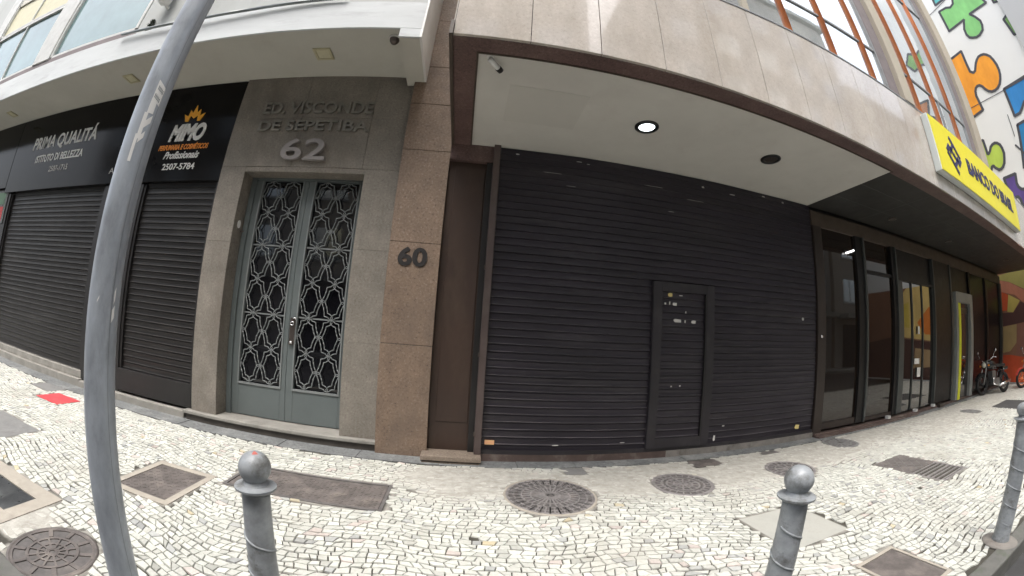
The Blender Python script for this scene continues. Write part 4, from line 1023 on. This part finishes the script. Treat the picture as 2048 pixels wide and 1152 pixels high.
g2 = MB(); g2.path([(PX, PY, 8.4), (PX, PY-.3, 8.75), (PX+.05, PY-1.0, 8.95)], .035, 10); meshobj('arm', g2, m_pole, e)
g2 = MB(); g2.lathe([(.001, .06), (.10, .05), (.13, 0), (.12, -.05), (.001, -.06)], (PX+.06, PY-1.15, 8.95), 20); meshobj('lamp_head', g2, m_tube, e)

# ------------------------------------------------------------------ motorcycles
def motorcycle(loc, rz, label, cbody, crim, lean=0):
    e = empty('motorcycle', loc, label, 'motorcycle', 'motorcycles parked beneath the painted wall')
    O = Vector((0, 0, 0))
    def P(n, g, m, par=None): return meshobj(n, g, m, par or e, off=O)
    for x in (.68, -.62):
        g = MB(); g.torus((x, 0, .30), .255, .048, 'Y', 36, 10); wh = P('wheel', g, m_rubber)
        g = MB(); g.torus((x, 0, .30), .205, .013, 'Y', 30, 6)
        for k in range(10):
            a = 2*PI*k/10; g.tube((x, 0, .30), (x+.2*math.cos(a), 0, .30+.2*math.sin(a)), .006, n=6)
        g.tube((x, -.05, .3), (x, .05, .3), .035); P('rim', g, crim, wh)
    g = MB()
    for s in (-.075, .075): g.tube((.68, s, .30), (.44, s, .93), .02, n=10)
    g.box(.40, .50, -.1, .1, .86, .90); P('fork', g, m_engine)
    g = MB()
    for k in range(7):
        a0 = math.radians(20+k*18); a1 = math.radians(38+k*18); R = .325
        g.prism([(.68+R*math.cos(a0), .30+R*math.sin(a0)), (.68+R*math.cos(a1), .30+R*math.sin(a1)), (.68+(R+.012)*math.cos(a1), .30+(R+.012)*math.sin(a1)), (.68+(R+.012)*math.cos(a0), .30+(R+.012)*math.sin(a0))], -.06, .06, 'XZ')
    P('mudguard', g, cbody)
    g = MB(); g.lathe([(.001, -.10), (.07, -.08), (.095, -.02), (.095, 0)], (.53, 0, .84), 24, 'X'); hl = P('headlight', g, m_mblack)
    g = MB(); g.lathe([(.085, 0), (.06, .018), (.001, .025)], (.531, 0, .84), 24, 'X'); P('lens', g, m_lens, hl)
    g = MB(); g.path([(.30, -.36, 1.02), (.36, -.28, 1.04), (.42, -.1, .95), (.42, .1, .95), (.36, .28, 1.04), (.30, .36, 1.02)], .013, 8)
    P('handlebar', g, m_chrome)
    for s in (-1, 1):
        g = MB(); g.tube((.36, s*.27, 1.04), (.35, s*.33, 1.19), .006, n=6); g.lathe([(.001, -.015), (.045, -.01), (.05, .012), (.001, .014)], (.35, s*.36, 1.22), 16, 'X'); P('mirror', g, m_chrome)
        g = MB(); g.lathe([(.001, -.02), (.028, -.01), (.028, .02), (.001, .025)], (.50, s*.17, .82), 12, 'X'); P('indicator', g, m_orangel)
    secs = [(.42, .06, .78, .90), (.34, .12, .72, .96), (.18, .15, .70, .985), (.0, .13, .70, .93), (-.12, .08, .70, .84)]
    g = MB(); vs = []; n = 14
    for (x, wd, zl, zh) in secs:
        for k in range(n):
            a = 2*PI*k/n; vs.append((x, wd*math.cos(a), (zl+zh)/2+(zh-zl)/2*math.sin(a)))
    fs = [(j*n+k, j*n+(k+1) % n, (j+1)*n+(k+1) % n, (j+1)*n+k) for j in range(len(secs)-1) for k in range(n)]+[tuple(range(n)), tuple(range((len(secs)-1)*n, len(secs)*n))]
    g.smooth = True; g.add(vs, fs); P('fuel_tank', g, cbody)
    g = MB(); g.box(-.62, -.05, -.11, .11, .76, .84); bevel(P('seat', g, m_seat), .035, 3)
    g = MB(); g.box(-.85, -.5, -.07, .07, .66, .76); bevel(P('tail', g, cbody), .03)
    g = MB(); g.lathe([(.001, -.02), (.04, -.01), (.04, .01)], (-.86, 0, .70), 14, 'X'); P('tail_light', g, m_orangel)
    g = MB(); g.box(-.18, .20, -.13, .13, .26, .45); g.box(.0, .20, -.10, .10, .45, .66)
    for k in range(5): g.box(-.015, .215, -.115, .115, .47+k*.035, .483+k*.035)
    bevel(P('engine', g, m_engine), .012)
    g = MB(); g.path([(.44, 0, .88), (.30, 0, .62), (.28, 0, .36), (.0, 0, .24), (-.2, 0, .30), (-.25, 0, .62), (-.62, 0, .74)], .02, 8); g.path([(.40, 0, .86), (-.25, 0, .72)], .02, 8)
    for s in (-.08, .08): g.tube((-.2, s, .32), (-.62, s, .30), .018, n=8).tube((-.5, s, .70), (-.60, s, .32), .022, n=8)
    P('frame', g, m_mblack)
    g = MB(); g.path([(.18, .13, .5), (.22, .15, .28), (-.1, .17, .22)], .018, 8); g.tube((-.1, .17, .22), (-.72, .19, .34), .035, .045); P('exhaust', g, m_chrome)
    e.rotation_euler = (lean, 0, rz)
    return e
motorcycle((14.3, 3.86, .0), PI-.32, 'black motorcycle with a round headlight parked facing the viewer beside the shop wall', m_mblack, m_mblack, .12)
motorcycle((16.9, 3.0, .0), PI-.55, 'red motorcycle with orange rims cut by the right edge', paint('red_tank_paint', (.45,.05,.03)), m_oframe)
